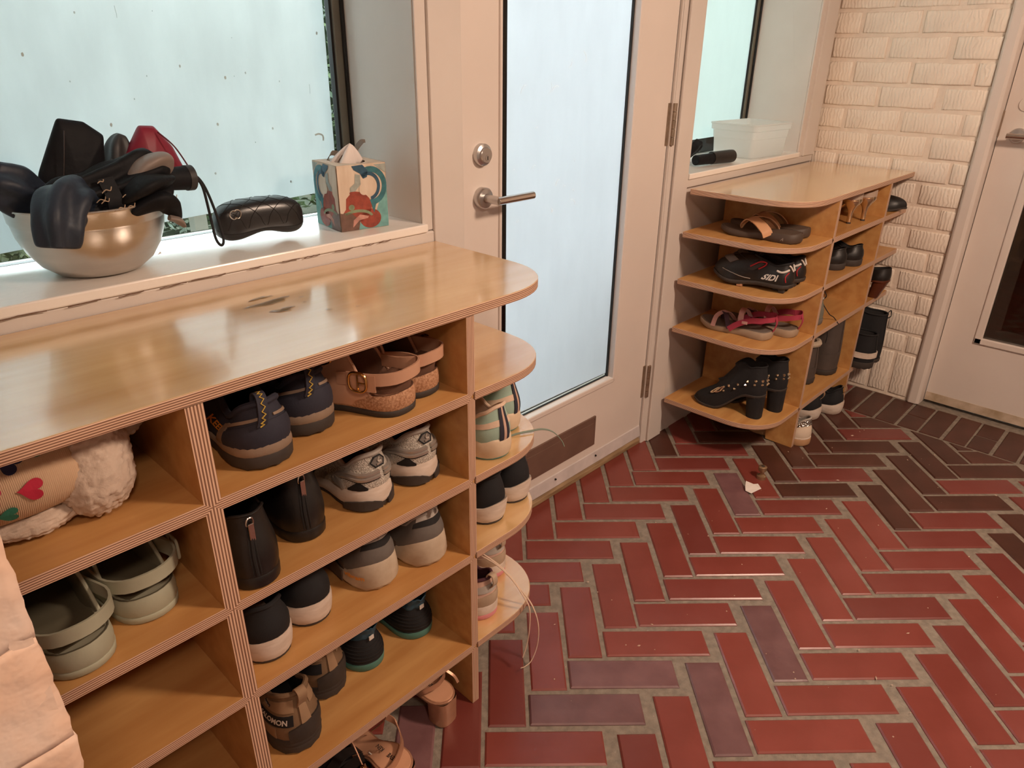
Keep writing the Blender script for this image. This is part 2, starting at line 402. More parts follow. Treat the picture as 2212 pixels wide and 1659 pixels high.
# worn paint cracks along the sill apron
CR = MB(); rr = random.Random(2); x = -0.62
while x < 0.1:
    L_ = rr.uniform(0.02, 0.07); z = 0.9835+rr.uniform(-.001, .001)
    CR.ribbon([(x+L_*t, 0.4036, z+rr.uniform(-.0012, .0012)) for t in np.linspace(0, 1, 6)], (0, 0, 1), 0.0012, 0.0012); x += L_+rr.uniform(0, 0.05)
struct(CR.build('trim_4', M('crack_dark', '#6a4c3a', 0.8)))
struct(MB().box(1.39, 2.262, 0.404, 0.664, 0.980, 0.999).build('trim_5', WHITE_S, bevel=0.003))
struct(MB().box(1.385, 2.41, 0.410, 0.42, 0.952, 0.980).box(2.262, 2.30, 0.412, 0.42, 0.98, 2.12).box(2.30, 2.405, 0.404, 0.42, 0.98, 2.12).build('trim_6', WHITE, bevel=0.003))
struct(MB().box(1.268, 1.30, 0.420, 0.47, 0.0, 2.06).box(1.300, 1.388, 0.408, 0.42, 0.0, 2.12).build('trim_7', WHITE, bevel=0.003))
struct(MB().prism([(0.50, 0.0), (0.424, 0.0), (0.424, 0.016), (0.44, 0.027), (0.50, 0.027)], 0.335, 1.30, axis='x').build('trim_8', M('worn_threshold', '#a58a68', 0.6, vs=12, hex2='#7d6346', stretch=(1, 8, 8)), bevel=0.002))

def film(parent, poly, y, mat):
    o = MB().prism(poly, y-0.0004, y+0.0004, axis='y').build('frosted_film', mat, parent); return o
def window(name, x0, x1, z0, z1, fpoly, fmat, rfr):
    root = struct(MB().box(x0, x1, 0.664, 0.70, z0-0.02, z0).box(x1-rfr, x1, 0.668, 0.70, z0, z1).box(x0, x0+0.03, 0.664, 0.70, z0, z1).box(x0, x1, 0.664, 0.70, z1-0.03, z1).build(name, BRONZE, bevel=0.002))
    MB().box(x0+0.02, x1-rfr-0.004, 0.682, 0.688, z0, z1-0.02).build('glass_pane', GLASS, root)
    MB().box(x1-rfr-0.006, x1-rfr, 0.674, 0.69, z0, z1-0.02).box(x1-0.008, x1-0.001, 0.660, 0.668, z0, z1-0.02).build('gasket', GASK, root)
    film(root, fpoly, 0.680, fmat)
    return root
win1 = window('window_1', -1.2, 0.231, 1.003, 2.12, [(-1.17, 1.006), (-0.86, 1.008), (0.184, 1.055), (0.192, 2.09), (-1.17, 2.09)], FILM1, 0.026)
win2 = window('window_2', 1.39, 2.262, 0.999, 2.12, [(1.42, 1.05), (2.232, 1.058), (2.232, 2.09), (1.42, 2.09)], FILM2, 0.024)
# marks on the big film: specks, drips, one hooked smear
SMK = MB(); r5 = random.Random(9)
for q in range(44):
    x, z = r5.uniform(-0.62, 0.17), r5.uniform(1.07, 1.62)
    L_ = r5.choice([0.002, 0.003, 0.004, 0.005, 0.006, 0.02]); wv = r5.uniform(0.0005, 0.0009) if L_ > 0.01 else L_*0.8
    if L_ > 0.01: SMK.ribbon([(x+r5.uniform(-.001, .001), 0.6792, z-L_*t) for t in np.linspace(0, 1, 4)], (1, 0, 0), wv, 0.0004)
    else: SMK.prism([(x+wv*0.5*math.cos(a)*r5.uniform(.8, 1.1), z+L_*0.6*math.sin(a)*r5.uniform(.8, 1.1)) for a in np.linspace(0, 2*PI, 10, endpoint=False)], 0.6790, 0.6794, axis='y')
SMK.ribbon(catmull([(0.135, 0.6792, 1.184), (0.146, 0.6792, 1.186), (0.156, 0.6792, 1.181), (0.156, 0.6792, 1.170)], 4), (0.3, 0, 1), 0.004, 0.0004)
SMK.build('smudge', SMUDGE, win1, kind='stuff')

# ------------------------------------------------------------------ door_1 (glazed entrance door)
D1 = struct(MB().box(0.358, 0.503, 0.43, 0.474, 0.03, 2.05).box(1.066, 1.265, 0.43, 0.474, 0.03, 2.05).box(0.503, 1.066, 0.43, 0.474, 0.03, 0.338).box(0.503, 1.066, 0.43, 0.474, 1.92, 2.05).build('door_1', DOORW))
MB().box(0.503, 1.066, 0.455, 0.461, 0.338, 1.92).build('glass_pane', GLASS, D1)
film(D1, [(0.551, 0.362), (1.052, 0.356), (1.052, 1.90), (0.548, 1.90)], 0.4535, FILM3)
for b in ((0.503, 1.066, 0.326, 0.344), (1.058, 1.074, 0.33, 1.92), (0.496, 0.505, 0.33, 1.92)):
    MB().box(b[0], b[1], 0.424, 0.456, b[2], b[3]).build('glazing_bead', DOORW, D1, bevel=0.003)
MB().box(1.0525, 1.058, 0.446, 0.456, 0.344, 1.92).box(0.505, 1.058, 0.450, 0.456, 0.344, 0.347).build('gasket', GASK, D1)
SC1 = MB(); r6 = random.Random(5)
for q in range(16):
    x, z = r6.uniform(0.56, 0.86), r6.uniform(0.95, 1.4); a = r6.uniform(0, PI); L_ = r6.uniform(0.005, 0.03)
    SC1.ribbon([(x+L_*t*math.cos(a+t), 0.4528, z+L_*t*math.sin(a+t)) for t in np.linspace(0, 1, 4)], (math.sin(a), 0, math.cos(a)), r6.uniform(.0007, .0018), 0.0004)
SC1.build('scratch', SCRATCH, D1, kind='stuff')
# deadbolt
DB = MB().lathe([(0.0, 0.4075), (0.017, 0.4075), (0.0185, 0.409), (0.0185, 0.414), (0.021, 0.415), (0.0255, 0.417), (0.0262, 0.42), (0.0262, 0.4305)], 36, c=(0.434, 1.139), axis='y').build('deadbolt', STEEL, D1, smooth=True)
MB().lathe([(0.0, 0.4062), (0.0065, 0.4062), (0.0072, 0.4075)], 20, c=(0.435, 1.133), axis='y').build('key_cylinder', STEEL, DB, smooth=True)
MB().box(0.4342, 0.4362, 0.4055, 0.4064, 1.128, 1.137).build('keyhole', GASK, DB)
RO = MB().lathe([(0.011, 0.409), (0.0235, 0.411), (0.026, 0.414), (0.026, 0.4305)], 36, c=(0.434, 1.036), axis='y').build('lever_rose', STEEL, D1, smooth=True)
MB().tube([(0.434, 0.431, 1.036), (0.434, 0.39, 1.036), (0.434, 0.362, 1.036)], 0.0105, 20).build('spindle', STEEL, RO, smooth=True)
MB().tube([(0.427, 0.364, 1.036), (0.555, 0.364, 1.036)], 0.0098, 24).build('lever', M('bright_steel', '#d6cfc9', 0.14, 1.0), RO, smooth=True, bevel=0.0008)
# brown vent cover low on the door
VC = MB().box(0.607, 0.975, 0.424, 0.431, 0.113, 0.226).build('vent_cover', M('brown_plate', '#765c50', 0.45, 0.2, var=0.08), D1, bevel=0.001)
MB().box(0.622, 0.960, 0.4225, 0.425, 0.122, 0.204).build('vent_flap', MATS['brown_plate'], VC, bevel=0.001)
for x in (0.615, 0.967):
    MB().lathe([(0, 0.4215), (0.0028, 0.4225), (0.003, 0.424)], 10, c=(x, 0.2185), axis='y').build('screw', STEEL_D, VC, smooth=True)
SWP = MB().prism([(0.431, 0.034), (0.420, 0.036), (0.4225, 0.052), (0.4265, 0.078), (0.431, 0.080)], 0.362, 1.262, axis='x').build('door_sweep', M('sweep_grey', '#cfc6c4', 0.4, 0.1, var=0.08, vs=20), D1, bevel=0.001)
for x in (0.765, 0.985):
    MB().lathe([(0, 0.419), (0.003, 0.4195), (0.0035, 0.424)], 10, c=(x, 0.064), axis='y').build('screw', GASK, SWP, smooth=True)
for z0 in (0.198, 1.098):
    h = MB().box(1.253, 1.268, 0.4265, 0.4305, z0, z0+0.128).build('hinge', STEEL_D, D1, bevel=0.001)
    for q in range(5):
        MB().tube([(1.276, 0.419, z0+q*0.0256+0.0006), (1.276, 0.419, z0+(q+1)*0.0256-0.0006)], 0.0078, 12).build('knuckle', STEEL_D, h, smooth=True)
MB().box(1.2655, 1.268, 0.431, 0.47, 0.03, 2.05).build('gasket', GASK, D1)

# ------------------------------------------------------------------ wall_right: white painted bricks
WR = struct(MB().box(2.4205, 2.6, -0.195, 0.42, -0.03, 2.5).box(2.46, 2.6, -3.1, -1.2, -0.03, 2.5).box(2.46, 2.6, -1.2, -0.195, 2.08, 2.5).build('wall_right', MASON_M))
def rough_box(name, lx, ly, lz, nx, ny, nz, amp, rad, seed, mat):
    # painted brick: chamfered block with slightly uneven edges, centred on the origin, face towards -x
    r = random.Random(seed); n = 3 if ly > 0.15 else 2
    ys = np.linspace(-ly/2, ly/2, n+1); per = [(y, -lz/2) for y in ys]+[(y, lz/2) for y in ys[::-1]]
    k = len(per); J = [(r.uniform(-1, 1)*amp*0.8, r.uniform(-1, 1)*amp) for _ in per]
    def ring(x, ins): return [(x, (y+jy)*(1-2*ins/ly), (z+jz)*(1-2*ins/lz)) for (y, z), (jy, jz) in zip(per, J)]
    V = ring(lx/2, 0)+ring(-lx/2+rad*0.8, 0)+ring(-lx/2+rad*0.25, rad*0.35)+ring(-lx/2, rad)
    F = [(q*k+i, q*k+(i+1) % k, (q+1)*k+(i+1) % k, (q+1)*k+i) for q in range(3) for i in range(k)]
    F += [(3*k+i, 3*k+i+1, 3*k+k-2-i, 3*k+k-1-i) for i in range(n)]
    me = bpy.data.meshes.new(name); me.from_pydata(V, [], F); bm = bmesh.new(); bm.from_mesh(me); bmesh.ops.recalc_face_normals(bm, faces=bm.faces); bm.to_mesh(me); bm.free()
    me.materials.append(mat); me.polygons.foreach_set('use_smooth', [True]*len(me.polygons)); me.set_sharp_from_angle(angle=math.radians(50)); return me
rb = [rough_box('brick', 0.03, 0.206, 0.076, 1, 4, 1, 0.0022, 0.006, s, MASON) for s in range(5)]
rbh = [rough_box('brick', 0.03, 0.10, 0.076, 1, 2, 1, 0.0022, 0.006, s+9, MASON) for s in range(3)]
rbs = [rough_box('brick', 0.03, 0.076, 0.19, 1, 2, 1, 0.002, 0.006, s+19, MASON) for s in range(3)]
def wbrick(me, x, y, z):
    o = bpy.data.objects.new('brick', me); o.location = (x, y, z); COL.objects.link(o); o.parent = WR
for k in range(26):
    z = 1.486-0.0885*(k-10)
    if z < 0.24: break
    if k % 2 == 0: ys = [(0.198, rb), (-0.022, rb), (0.366, rbh), (-0.164, None)]
    else: ys = [(0.302, rb), (0.082, rb), (-0.118, rb)]
    for y, me in ys:
        x = 2.430+rng.uniform(-.002, .002)
        if me is None: wbrick(rough_box('brick', 0.03, 0.056, 0.076, 1, 2, 1, 0.002, 0.006, k, MASON), x, y, z)
        elif k % 2 and y < 0: wbrick(rough_box('brick', 0.03, 0.146, 0.076, 1, 4, 1, 0.002, 0.006, k, MASON), x, -0.118, z)
        else: wbrick(me[rng.randrange(len(me))], x, y, z)
for q in range(7): wbrick(rbs[q % 3], 2.430, -0.148+q*0.0885, 0.105)

# ------------------------------------------------------------------ door_2 on the right
struct(MB().prism([(2.405, -0.195), (2.398, -0.203), (2.398, -0.232), (2.405, -0.244), (2.452, -0.2465), (2.47, -0.2465), (2.47, -0.195)], 0.0, 2.1).build('trim_9', DOORW, bevel=0.003))
struct(MB().box(2.398, 2.47, -1.22, -1.17, 0, 2.1).box(2.398, 2.47, -1.22, -0.195, 2.06, 2.1).build('trim_10', DOORW, bevel=0.003))
D2 = struct(MB().box(2.455, 2.5, -0.388, -0.2495, 0.012, 2.055).box(2.455, 2.5, -1.168, -1.03, 0.012, 2.055).box(2.455, 2.5, -1.03, -0.388, 0.012, 0.328).box(2.455, 2.5, -1.03, -0.388, 1.92, 2.055).build('door_2', DOORW))
for b in ((-1.03, -0.366, 0.308, 0.334), (-0.394, -0.366, 0.308, 1.93)):
    MB().box(2.447, 2.462, b[0], b[1], b[2], b[3]).build('glazing_bead', DOORW, D2, bevel=0.004)
MB().box(2.474, 2.479, -1.03, -0.388, 0.328, 1.92).build('glass_pane', glass_mat('dark_glass', (0.75, 0.66, 0.58)), D2)
MB().box(2.497, 2.499, -1.0, -0.44, 0.37, 1.92).build('roller_shade', M('brown_shade', '#5a3d2e', 0.8, var=0.06), D2)
r2 = MB().lathe([(0.0, 2.436), (0.022, 2.437), (0.026, 2.442), (0.026, 2.456)], 30, c=(-0.312, 1.108), axis='x').build('lever_rose', STEEL, D2, smooth=True)
MB().tube([(2.456, -0.312, 1.108), (2.402, -0.312, 1.108)], 0.0105, 16).build('spindle', STEEL, r2, smooth=True)
MB().tube([(2.404, -0.285, 1.108), (2.404, -0.42, 1.108)], 0.0098, 20).build('lever', MATS['bright_steel'], r2, smooth=True)
MB().lathe([(0.0, 2.449), (0.024, 2.45), (0.026, 2.456)], 30, c=(-0.312, 1.215), axis='x').build('deadbolt', DOORW, D2, smooth=True)
MB().box(2.4475, 2.455, -0.2515, -0.2465, 1.10, 1.19).build('strike_plate', STEEL_D, D2)
MB().box(2.4535, 2.4555, -1.165, -0.252, 0.013, 0.05).build('door_sweep', M('worn_edge', '#a08a6c', 0.6, vs=16, hex2='#cdb9a5'), D2)
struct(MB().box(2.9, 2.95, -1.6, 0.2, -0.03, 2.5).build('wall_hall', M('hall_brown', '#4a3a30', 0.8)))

# ------------------------------------------------------------------ wall_left: rough painted pier at the very front
WL = struct(MB().box(-1.34, -0.7845, -0.4288, -0.10, -0.03, 2.5).box(-1.36, -1.34, -0.418, 0.72, -0.03, 2.5).build('wall_left', MASON_L))
from mathutils import noise as _nz
def pier_brick(lx, c0, fine):
    bm = bmesh.new(); bmesh.ops.create_cube(bm, size=1.0)
    bmesh.ops.subdivide_edges(bm, edges=bm.edges[:], cuts=13 if fine else 5, use_grid_fill=True)
    for v in bm.verts:
        c = v.co; q = Vector((c.x*lx, c.y*0.09, c.z*0.0873)); h = Vector((lx/2, 0.045, 0.04365)); rad = 0.0016
        i = Vector([max(-a_+rad, min(a_-rad, a)) for a, a_ in zip(q, h)]); d = q-i
        if d.length > 1e-9: q = i+d.normalized()*min(rad, d.length)
        wp = q+Vector(c0)
        v.co = q+_nz.noise_vector(wp*26)*0.0030+_nz.noise_vector(wp*70)*0.0016+_nz.noise_vector(wp*150)*0.0008
    me = bpy.data.meshes.new('brick'); bm.to_mesh(me); bm.free(); me.materials.append(MASON_L)
    me.polygons.foreach_set('use_smooth', [True]*len(me.polygons)); return me
for k in range(28):
    z = 0.985+0.0875*(k-11)
    for q, (x, lx) in enumerate(([(-0.883, 0.203), (-1.09, 0.203), (-1.25, 0.1)] if k % 2 else [(-0.8315, 0.1), (-0.985, 0.203), (-1.192, 0.203)])):
        c0 = (x, -0.385, z); o = bpy.data.objects.new('brick', pier_brick(lx, c0, 0.7 < z < 1.4 and x > -1.0)); o.location = c0; COL.objects.link(o); o.parent = WL
# ------------------------------------------------------------------ plywood shoe benches
T = 0.0188; DEP = 0.409
def curve_corner(u1, y0, y1, r=0.17, n=14, e=2.35):
    # outline of the free end: straight front, superelliptic corner, straight side (u, y)
    pts = []
    for i in range(n+1):
        a = PI/2*i/n
        pts.append((u1-r+r*math.sin(a)**(2/e), y0+r-r*math.cos(a)**(2/e)))
    return pts+[(u1, y1)]
def bench(name, label, X0, y0, sgn, H, zs, divs, uend, group=None):
    root = thing(name, label, 'shoe bench', (X0, y0, 0), 0)
    fx = lambda p: (sgn*p[0], p[1]) if len(p) == 2 else (sgn*p[0], p[1], p[2])
    D = DEP
    # top board
    poly = [(uend, D-0.002), (uend, 0.0)]+curve_corner(0.262, 0.0, D-0.002)
    MB().prism([fx(p) for p in poly], H-T, H, 0, 1).build('bench_top', [PLY_T, PLY_E], root, bevel=0.0018)
    zl = [H-T/2]+[z-T/2 for z in zs]          # joint centre heights
    us = [(-T/2, T)]+[(d, td) for d, td in divs]  # joint centre positions, thickness
    zb = zs[-1]-T
    for q, (uc, td) in enumerate(us):
        last = q == len(us)-1
        side = [(D-0.002, H-T), (0.004, H-T), (0.004, 0.0), (0.105, 0.0), (0.112, 0.05), (0.125, zb-0.03), (0.16, zb-0.004), (0.2, zb), (D-0.06, zb), (D-0.05, 0.0), (D-0.002, 0.0)]
        b = MB(); b.prism([(y, z) for y, z in side], sgn*(uc-td/2), sgn*(uc+td/2), 0, 0, axis='x')
        h = td/2
        zz = zl+[0.0]
        for k in range(len(zz)-1):
            a, c = zz[k], zz[k+1]
            fl_ = k == len(zz)-2
            ca = min(h, T/2)
            if k == 0: top = [(uc-h, H-T, 0.0), (uc+h, H-T, 1.0)]
            else: top = [(uc-h, a-T/2, 0.0), (uc, a, 0.5), (uc+h, a-T/2, 1.0)]
            bot = [(uc+h, c+T/2, 1.0), (uc, c, 0.5), (uc-h, c+T/2, 0.0)] if not fl_ else [(uc+h, 0.0, 1.0), (uc-h, 0.0, 0.0)]
            P = top+bot
            b.add([fx((u, 0.0, z)) for u, z, v in P], [tuple(range(len(P)))], 1, [[(z, v) for u, z, v in P]])
            # returns from strip to panel body
            for (u, z1, z2) in ((uc-h, top[0][1], bot[-1][1]), (uc+h, top[-1][1], bot[0][1])):
                b.add([fx((u, 0.0, z1)), fx((u, 0.004, z1)), fx((u, 0.004, z2)), fx((u, 0.0, z2))], [(0, 1, 2, 3)], 0)
        b.build('upright_panel', [PLY, PLY_E], root)
    cols = []
    for q in range(len(us)): 
        uR = us[q][0]-us[q][1]/2; cR = us[q][0]
        if q+1 < len(us): uL = us[q+1][0]+us[q+1][1]/2; cL = us[q+1][0]; cols.append((uL, uR, cL, cR))
        elif uend < us[q][0]-0.05: cols.append((uend, uR, None, cR))
    for (uL, uR, cL, cR) in cols:
        for z in zs:
            b = MB(); x0, x1 = sorted((sgn*uL, sgn*uR)); b.box(x0, x1, 0.0035, D-0.004, z-T, z, 0)
            lft = [(uL, z-T, 0.0), (cL, z-T/2, 0.5), (uL, z, 1.0)] if cL is not None else [(uL, z-T, 0.0), (uL, z, 1.0)]
            rgt = [(uR, z, 1.0), (cR, z-T/2, 0.5), (uR, z-T, 0.0)]
            P = lft+rgt
            b.add([fx((u, 0.0, zz)) for u, zz, v in P], [tuple(range(len(P)))], 1, [[(u, v) for u, zz, v in P]])
            b.add([fx((uL, 0, z)), fx((uR, 0, z)), fx((uR, 0.0035, z)), fx((uL, 0.0035, z))], [(0, 1, 2, 3)], 0)
            b.add([fx((uL, 0, z-T)), fx((uR, 0, z-T)), fx((uR, 0.0035, z-T)), fx((uL, 0.0035, z-T))], [(0, 1, 2, 3)], 0)
            b.build('shelf', [PLY, PLY_E], root)
        x0, x1 = sorted((sgn*uL, sgn*uR))
        MB().box(x0, x1, D-0.006, D-0.001, zs[-1]-T, H-T).build('back_panel', PLY, root)
    for z in zs:
        poly = [(0.0, D-0.004), (0.0, 0.0)]+curve_corner(0.262 if sgn > 0 else 0.285, 0.0, D-0.004)
        MB().prism([fx(p) for p in poly], z-T, z, 0, 1).build('corner_shelf', [PLY_T if sgn > 0 else PLY, PLY_E], root, bevel=0.0012)
    return root
ZL = (0.792, 0.607, 0.423, 0.176); ZR = (0.810, 0.6426, 0.4616, 0.173)
bench('shoe_bench', 'near birch plywood shoe bench below the sill with the steel bowl', 0.0, 0.0, 1, 0.96, ZL, [(-0.505, 0.025), (-1.01, 0.025)], -1.0225)
bench('shoe_bench', 'far birch plywood shoe bench in the corner against the white brick wall', 1.649, -0.012, -1, 0.952, ZR, [(-0.503, T)], -0.758)

# water spilt on the near bench top
WATER = glass_mat('water', (0.97, 0.96, 0.95)); _nt = WATER.node_tree
_nt.links.remove(_nt.nodes['Mix Shader'].inputs[0].links[0]); _lw = _nt.nodes.new('ShaderNodeLayerWeight'); _lw.inputs[0].default_value = 0.2; _nt.links.new(_lw.outputs['Fresnel'], _nt.nodes['Mix Shader'].inputs[0])
def blob(cx, cy, rx, ry, seed, n=22, h=0.0012):
    r = random.Random(seed); ph = [r.uniform(0, 6.28) for _ in range(4)]
    V = []; F = []
    for k, (sc, z) in enumerate(((1, 0.0), (0.93, h*0.75), (0.6, h), (0.0, h*1.02))):
        for j in range(n):
            a = 2*PI*j/n; q = 1+0.28*math.sin(2*a+ph[0])+0.22*math.sin(3*a+ph[1])+0.16*math.sin(5*a+ph[2])
            V.append((cx+rx*q*sc*math.cos(a), cy+ry*q*sc*math.sin(a), z))
    for k in range(3):
        for j in range(n): F.append((k*n+j, k*n+(j+1) % n, (k+1)*n+(j+1) % n, (k+1)*n+j))
    return V, F
def water(blobs, label, grp=None):
    b = MB()
    for q in blobs: b.add(*blob(*q, h=0.0007))
    o = b.build('water_puddle' if len(blobs) > 1 or blobs[0][2] > 0.01 else 'water_drop', WATER, smooth=True, weld=False); o.location = (-0.246, 0.262, 0.9602); tag(o, label, 'water', grp)
water([(0.0, 0.0, 0.034, 0.014, 1)], 'largest splash of clear water spilt on the near bench top')
water([(0.0, 0.034, 0.018, 0.008, 3)], 'narrow water splash behind the largest one, toward the window sill')
water([(-0.004, -0.052, 0.017, 0.013, 8)], 'water splash in front of the largest one, toward the bench edge')
for cx, cy, r_, sd, lb in ((0.056, -0.012, 0.004, 7, 'water drop just right of the largest splash'), (0.044, -0.040, 0.003, 9, 'tiny water drop at the lower right of the splash'), (0.052, -0.105, 0.005, 10, 'water drop farther toward the bench front edge'), (0.098, -0.125, 0.0035, 11, 'rightmost lone water drop on the near bench top')):
    water([(cx, cy, r_, r_*0.8, sd)], lb)
# ------------------------------------------------------------------ shoes
NT, NV = 44, 12
class Shoe:
    # heel at the origin, toe along +x, side=+1 left shoe / -1 right shoe
    def __init__(S, name, label, group, loc, rot, L=0.285, W=0.10, side=1, heelw=0.72, waist=0.72, toew=0.8, toer=0.24, toep=0.5, heelr=0.13, camber=0.5, lift=None, spring=0.012, cat='shoe', tilt=(0, 0)):
        S.root = thing(name, label, cat, loc, rot, group)
        if tilt != (0, 0): S.root.rotation_euler = (math.radians(tilt[0]), math.radians(tilt[1]), math.radians(rot))
        S.L, S.W, S.side = L, W, side
        ph = 2*PI*np.arange(NT)/NT; S.s = (1-np.cos(ph))/2; S.sg = np.where(ph < PI, -1.0, 1.0); S.sg[0] = 0; S.sg[NT//2] = 0
        s = S.s
        key = kf(s, (0, heelw), (0.2, heelw*1.03), (0.42, waist), (0.70, 1.0), (0.88, 0.93), (1, toew))
        end = np.where(s < heelr, np.sqrt(np.clip(1-(1-s/heelr)**2, 0, 1)), 1.0)*np.where(s > 1-toer, np.clip(1-((s-1+toer)/toer)**2, 0, 1)**toep, 1.0)
        S.hw = key*end*W/2
        S.cam = side*camber*W*0.12*np.sin(np.clip((s-0.25)/0.75, 0, 1)*PI*0.9)*-1+side*0.0
        S.B = np.stack([s*L, S.sg*S.hw+S.cam], 1)
        d = np.roll(S.B, -1, 0)-np.roll(S.B, 1, 0); nn = np.stack([d[:, 1], -d[:, 0]], 1); S.N = nn/np.maximum(np.linalg.norm(nn, axis=1, keepdims=True), 1e-9)
        S.lift = (lambda q: np.asarray(lift(q), float)) if lift else (lambda q: np.zeros_like(np.asarray(q, float)))
        S.spring = spring
    def base(S, q): return S.lift(q)+S.spring*smooth01(0.72, 1.0, q)**1.5+0.003*(1-smooth01(0, 0.07, q))
    def z(S, f): return (f(S.s) if callable(f) else np.full(NT, float(f)))
    def ring(S, z, off=0.0):
        o = S.z(off); return np.concatenate([S.B+S.N*o[:, None], (S.z(z)+S.base(S.s))[:, None]], 1)
    def cap(S, b, R, mat=0):
        F = [(i, i+1, NT-i-1, NT-i) if i else (0, 1, NT-1) for i in range(0, NT//2-1)]+[(NT//2-1, NT//2, NT//2+1)]
        b.add(R, F, mat)
    def sole(S, name, z0, z1, mat, off0=0.0, off1=0.0, bulge=0.0, parent=None, top=True, tread=0.0, smooth=True):
        rows = []
        for t in (0, 0.12, 0.5, 0.88, 1.0):
            a, c = S.z(z0), S.z(z1); zz = a+(c-a)*t; o = S.z(off0)+(S.z(off1)-S.z(off0))*t+bulge*math.sin(PI*t)-(0.0015 if t in (0, 1.0) else 0)
            R = np.concatenate([S.B+S.N*o[:, None], (zz+S.base(S.s))[:, None]], 1); rows.append(R)
        if tread: rows[0][:, 2] += tread*(np.arange(NT) % 2); rows[1][:, 2] += tread*0.5*(np.arange(NT) % 2)
        G = np.stack(rows, 1); b = MB(); b.grid(G, cu=True); S.cap(b, rows[0]); S.cap(b, rows[-1])
        return b.build(name, mat, parent or S.root, smooth=smooth, angle=50)
    def upper(S, ms, mat, oh=0.03, of=0.5, ow=0.62, zc=0.08, toeh=0.05, bulge=0.006, lean=0.0, name='upper', inset=0.002, build=True, owf=None, vk=0.45, vq=0.25):
        s = S.s; zb = S.z(ms)+S.base(s)
        z_c = S.z(zc)+S.lift(s*of*0.9)
        owk = S.z(owf) if owf else np.full(NT, ow)
        xo = S.L*(oh+(of-oh)*s)
        # width of the shoe under that station
        hwo = np.interp(xo/S.L, s[:NT//2+1], (S.hw)[:NT//2+1]); camo = np.interp(xo/S.L, s[:NT//2+1], S.cam[:NT//2+1])
        e = np.sqrt(np.clip(1-(2*s-1)**8, 0, 1)); e = np.where(s < 0.5, np.sqrt(np.clip(1-(1-np.clip(s/0.16, 0, 1))**2, 0, 1)), np.sqrt(np.clip(1-(1-np.clip((1-s)/0.3, 0, 1))**2, 0, 1)))
        hmax = np.maximum(hwo, S.W*0.2)
        yo = S.sg*hmax*owk*e+camo
        Tt = np.stack([xo+lean*(1-s), yo, z_c], 1); S.T = Tt
        P0 = np.concatenate([S.B-S.N*S.z(inset)[:, None], zb[:, None]], 1)
        toe = smooth01(0.55, 0.97, s)[:, None]; N3 = np.concatenate([S.N, np.zeros((NT, 1))], 1)
        hz = np.maximum(Tt[:, 2]-zb, 0.001)[:, None]
        up = np.array([0, 0, 1.0])
        P1 = P0+up*(hz*0.42*(1-toe)+toeh*toe)+N3*bulge*(1-0.3*toe)
        P2 = Tt+(N3*bulge*0.6-up*hz*0.35)*(1-toe)+toe*(vk*(P0-Tt)*np.array([1, 1, 0])+up*np.minimum(0, -(hz-toeh)*vq))
        v = np.linspace(0, 1, NV+1)[None, :, None]
        G = ((1-v)**3)*P0[:, None]+3*v*(1-v)**2*P1[:, None]+3*v*v*(1-v)*P2[:, None]+v**3*Tt[:, None]
        S.G = G
        dt = np.roll(G, -1, 0)-np.roll(G, 1, 0); dv = np.gradient(G, axis=1); n = np.cross(dt, dv); S.GN = n/np.maximum(np.linalg.norm(n, axis=2, keepdims=True), 1e-9)
        S.ms = ms
        if build: MB().grid(G, cu=True).build(name, mat, S.root, smooth=True, angle=180)
        return S
    def lining(S, mat, insole=None, depth=0.006):
        zb = S.z(S.ms)+S.base(S.s)+depth
        I = np.stack([0.05*S.L+(S.B[:, 0]-0.05*S.L)*0.86, S.cam+(S.B[:, 1]-S.cam)*0.8, zb], 1)
        t0 = S.T-np.concatenate([S.N, np.zeros((NT, 1))], 1)*0.0025
        rows = [S.T, t0-np.array([0, 0, 0.004]), t0*0.55+I*0.45, I]
        b = MB().grid(np.stack(rows, 1), cu=True, flip=True); S.cap(b, I, 1 if insole else 0)
        return b.build('lining', [mat, insole] if insole else mat, S.root, smooth=True, angle=60)
    def collar(S, mat, r=0.0045, t0=0, t1=None, name='collar'):
        P = [tuple(p) for p in S.T]
        if t1 is None: return MB().tube(P, r, 8, closed=True).build(name, mat, S.root, smooth=True)
        P = [S.at(t, 1.0, 0)[0] for t in np.linspace(t0, t1, 24)]
        return MB().tube(P, r, 8).build(name, mat, S.root, smooth=True)
    def at(S, t, v, off=0.0):
        t = t % NT; i = int(t); f = t-i; j = min(NV-1, max(0, int(v*NV))); g = v*NV-j
        a, b = S.G[i], S.G[(i+1) % NT]; na, nb = S.GN[i], S.GN[(i+1) % NT]
        p = (a[j]*(1-g)+a[j+1]*g)*(1-f)+(b[j]*(1-g)+b[j+1]*g)*f; n = (na[j]*(1-g)+na[j+1]*g)*(1-f)+(nb[j]*(1-g)+nb[j+1]*g)*f
        n = n/max(np.linalg.norm(n), 1e-9)
        return p+n*off, n
    def patch(S, name, t0, t1, v0, v1, mat, off=0.0012, nu=16, nv=6, parent=None):
        f0 = v0 if callable(v0) else (lambda u: v0); f1 = v1 if callable(v1) else (lambda u: v1)
        O = np.zeros((nu+1, nv+1, 3)); I = np.zeros_like(O)
        for a in range(nu+1):
            u = a/nu; t = t0+(t1-t0)*u
            for c in range(nv+1):
                v = f0(u)+(f1(u)-f0(u))*c/nv; v = min(1, max(0, v))
                p, n = S.at(t, v); O[a, c] = p+n*off; I[a, c] = p-n*0.001
        b = MB().grid(O)
        per = [(a, 0) for a in range(nu)]+[(nu, c) for c in range(nv)]+[(a, nv) for a in range(nu, 0, -1)]+[(0, c) for c in range(nv, 0, -1)]
        ro = np.array([O[q] for q in per]); ri = np.array([I[q] for q in per])
        b.grid(np.stack([ro, ri], 1), cu=True)
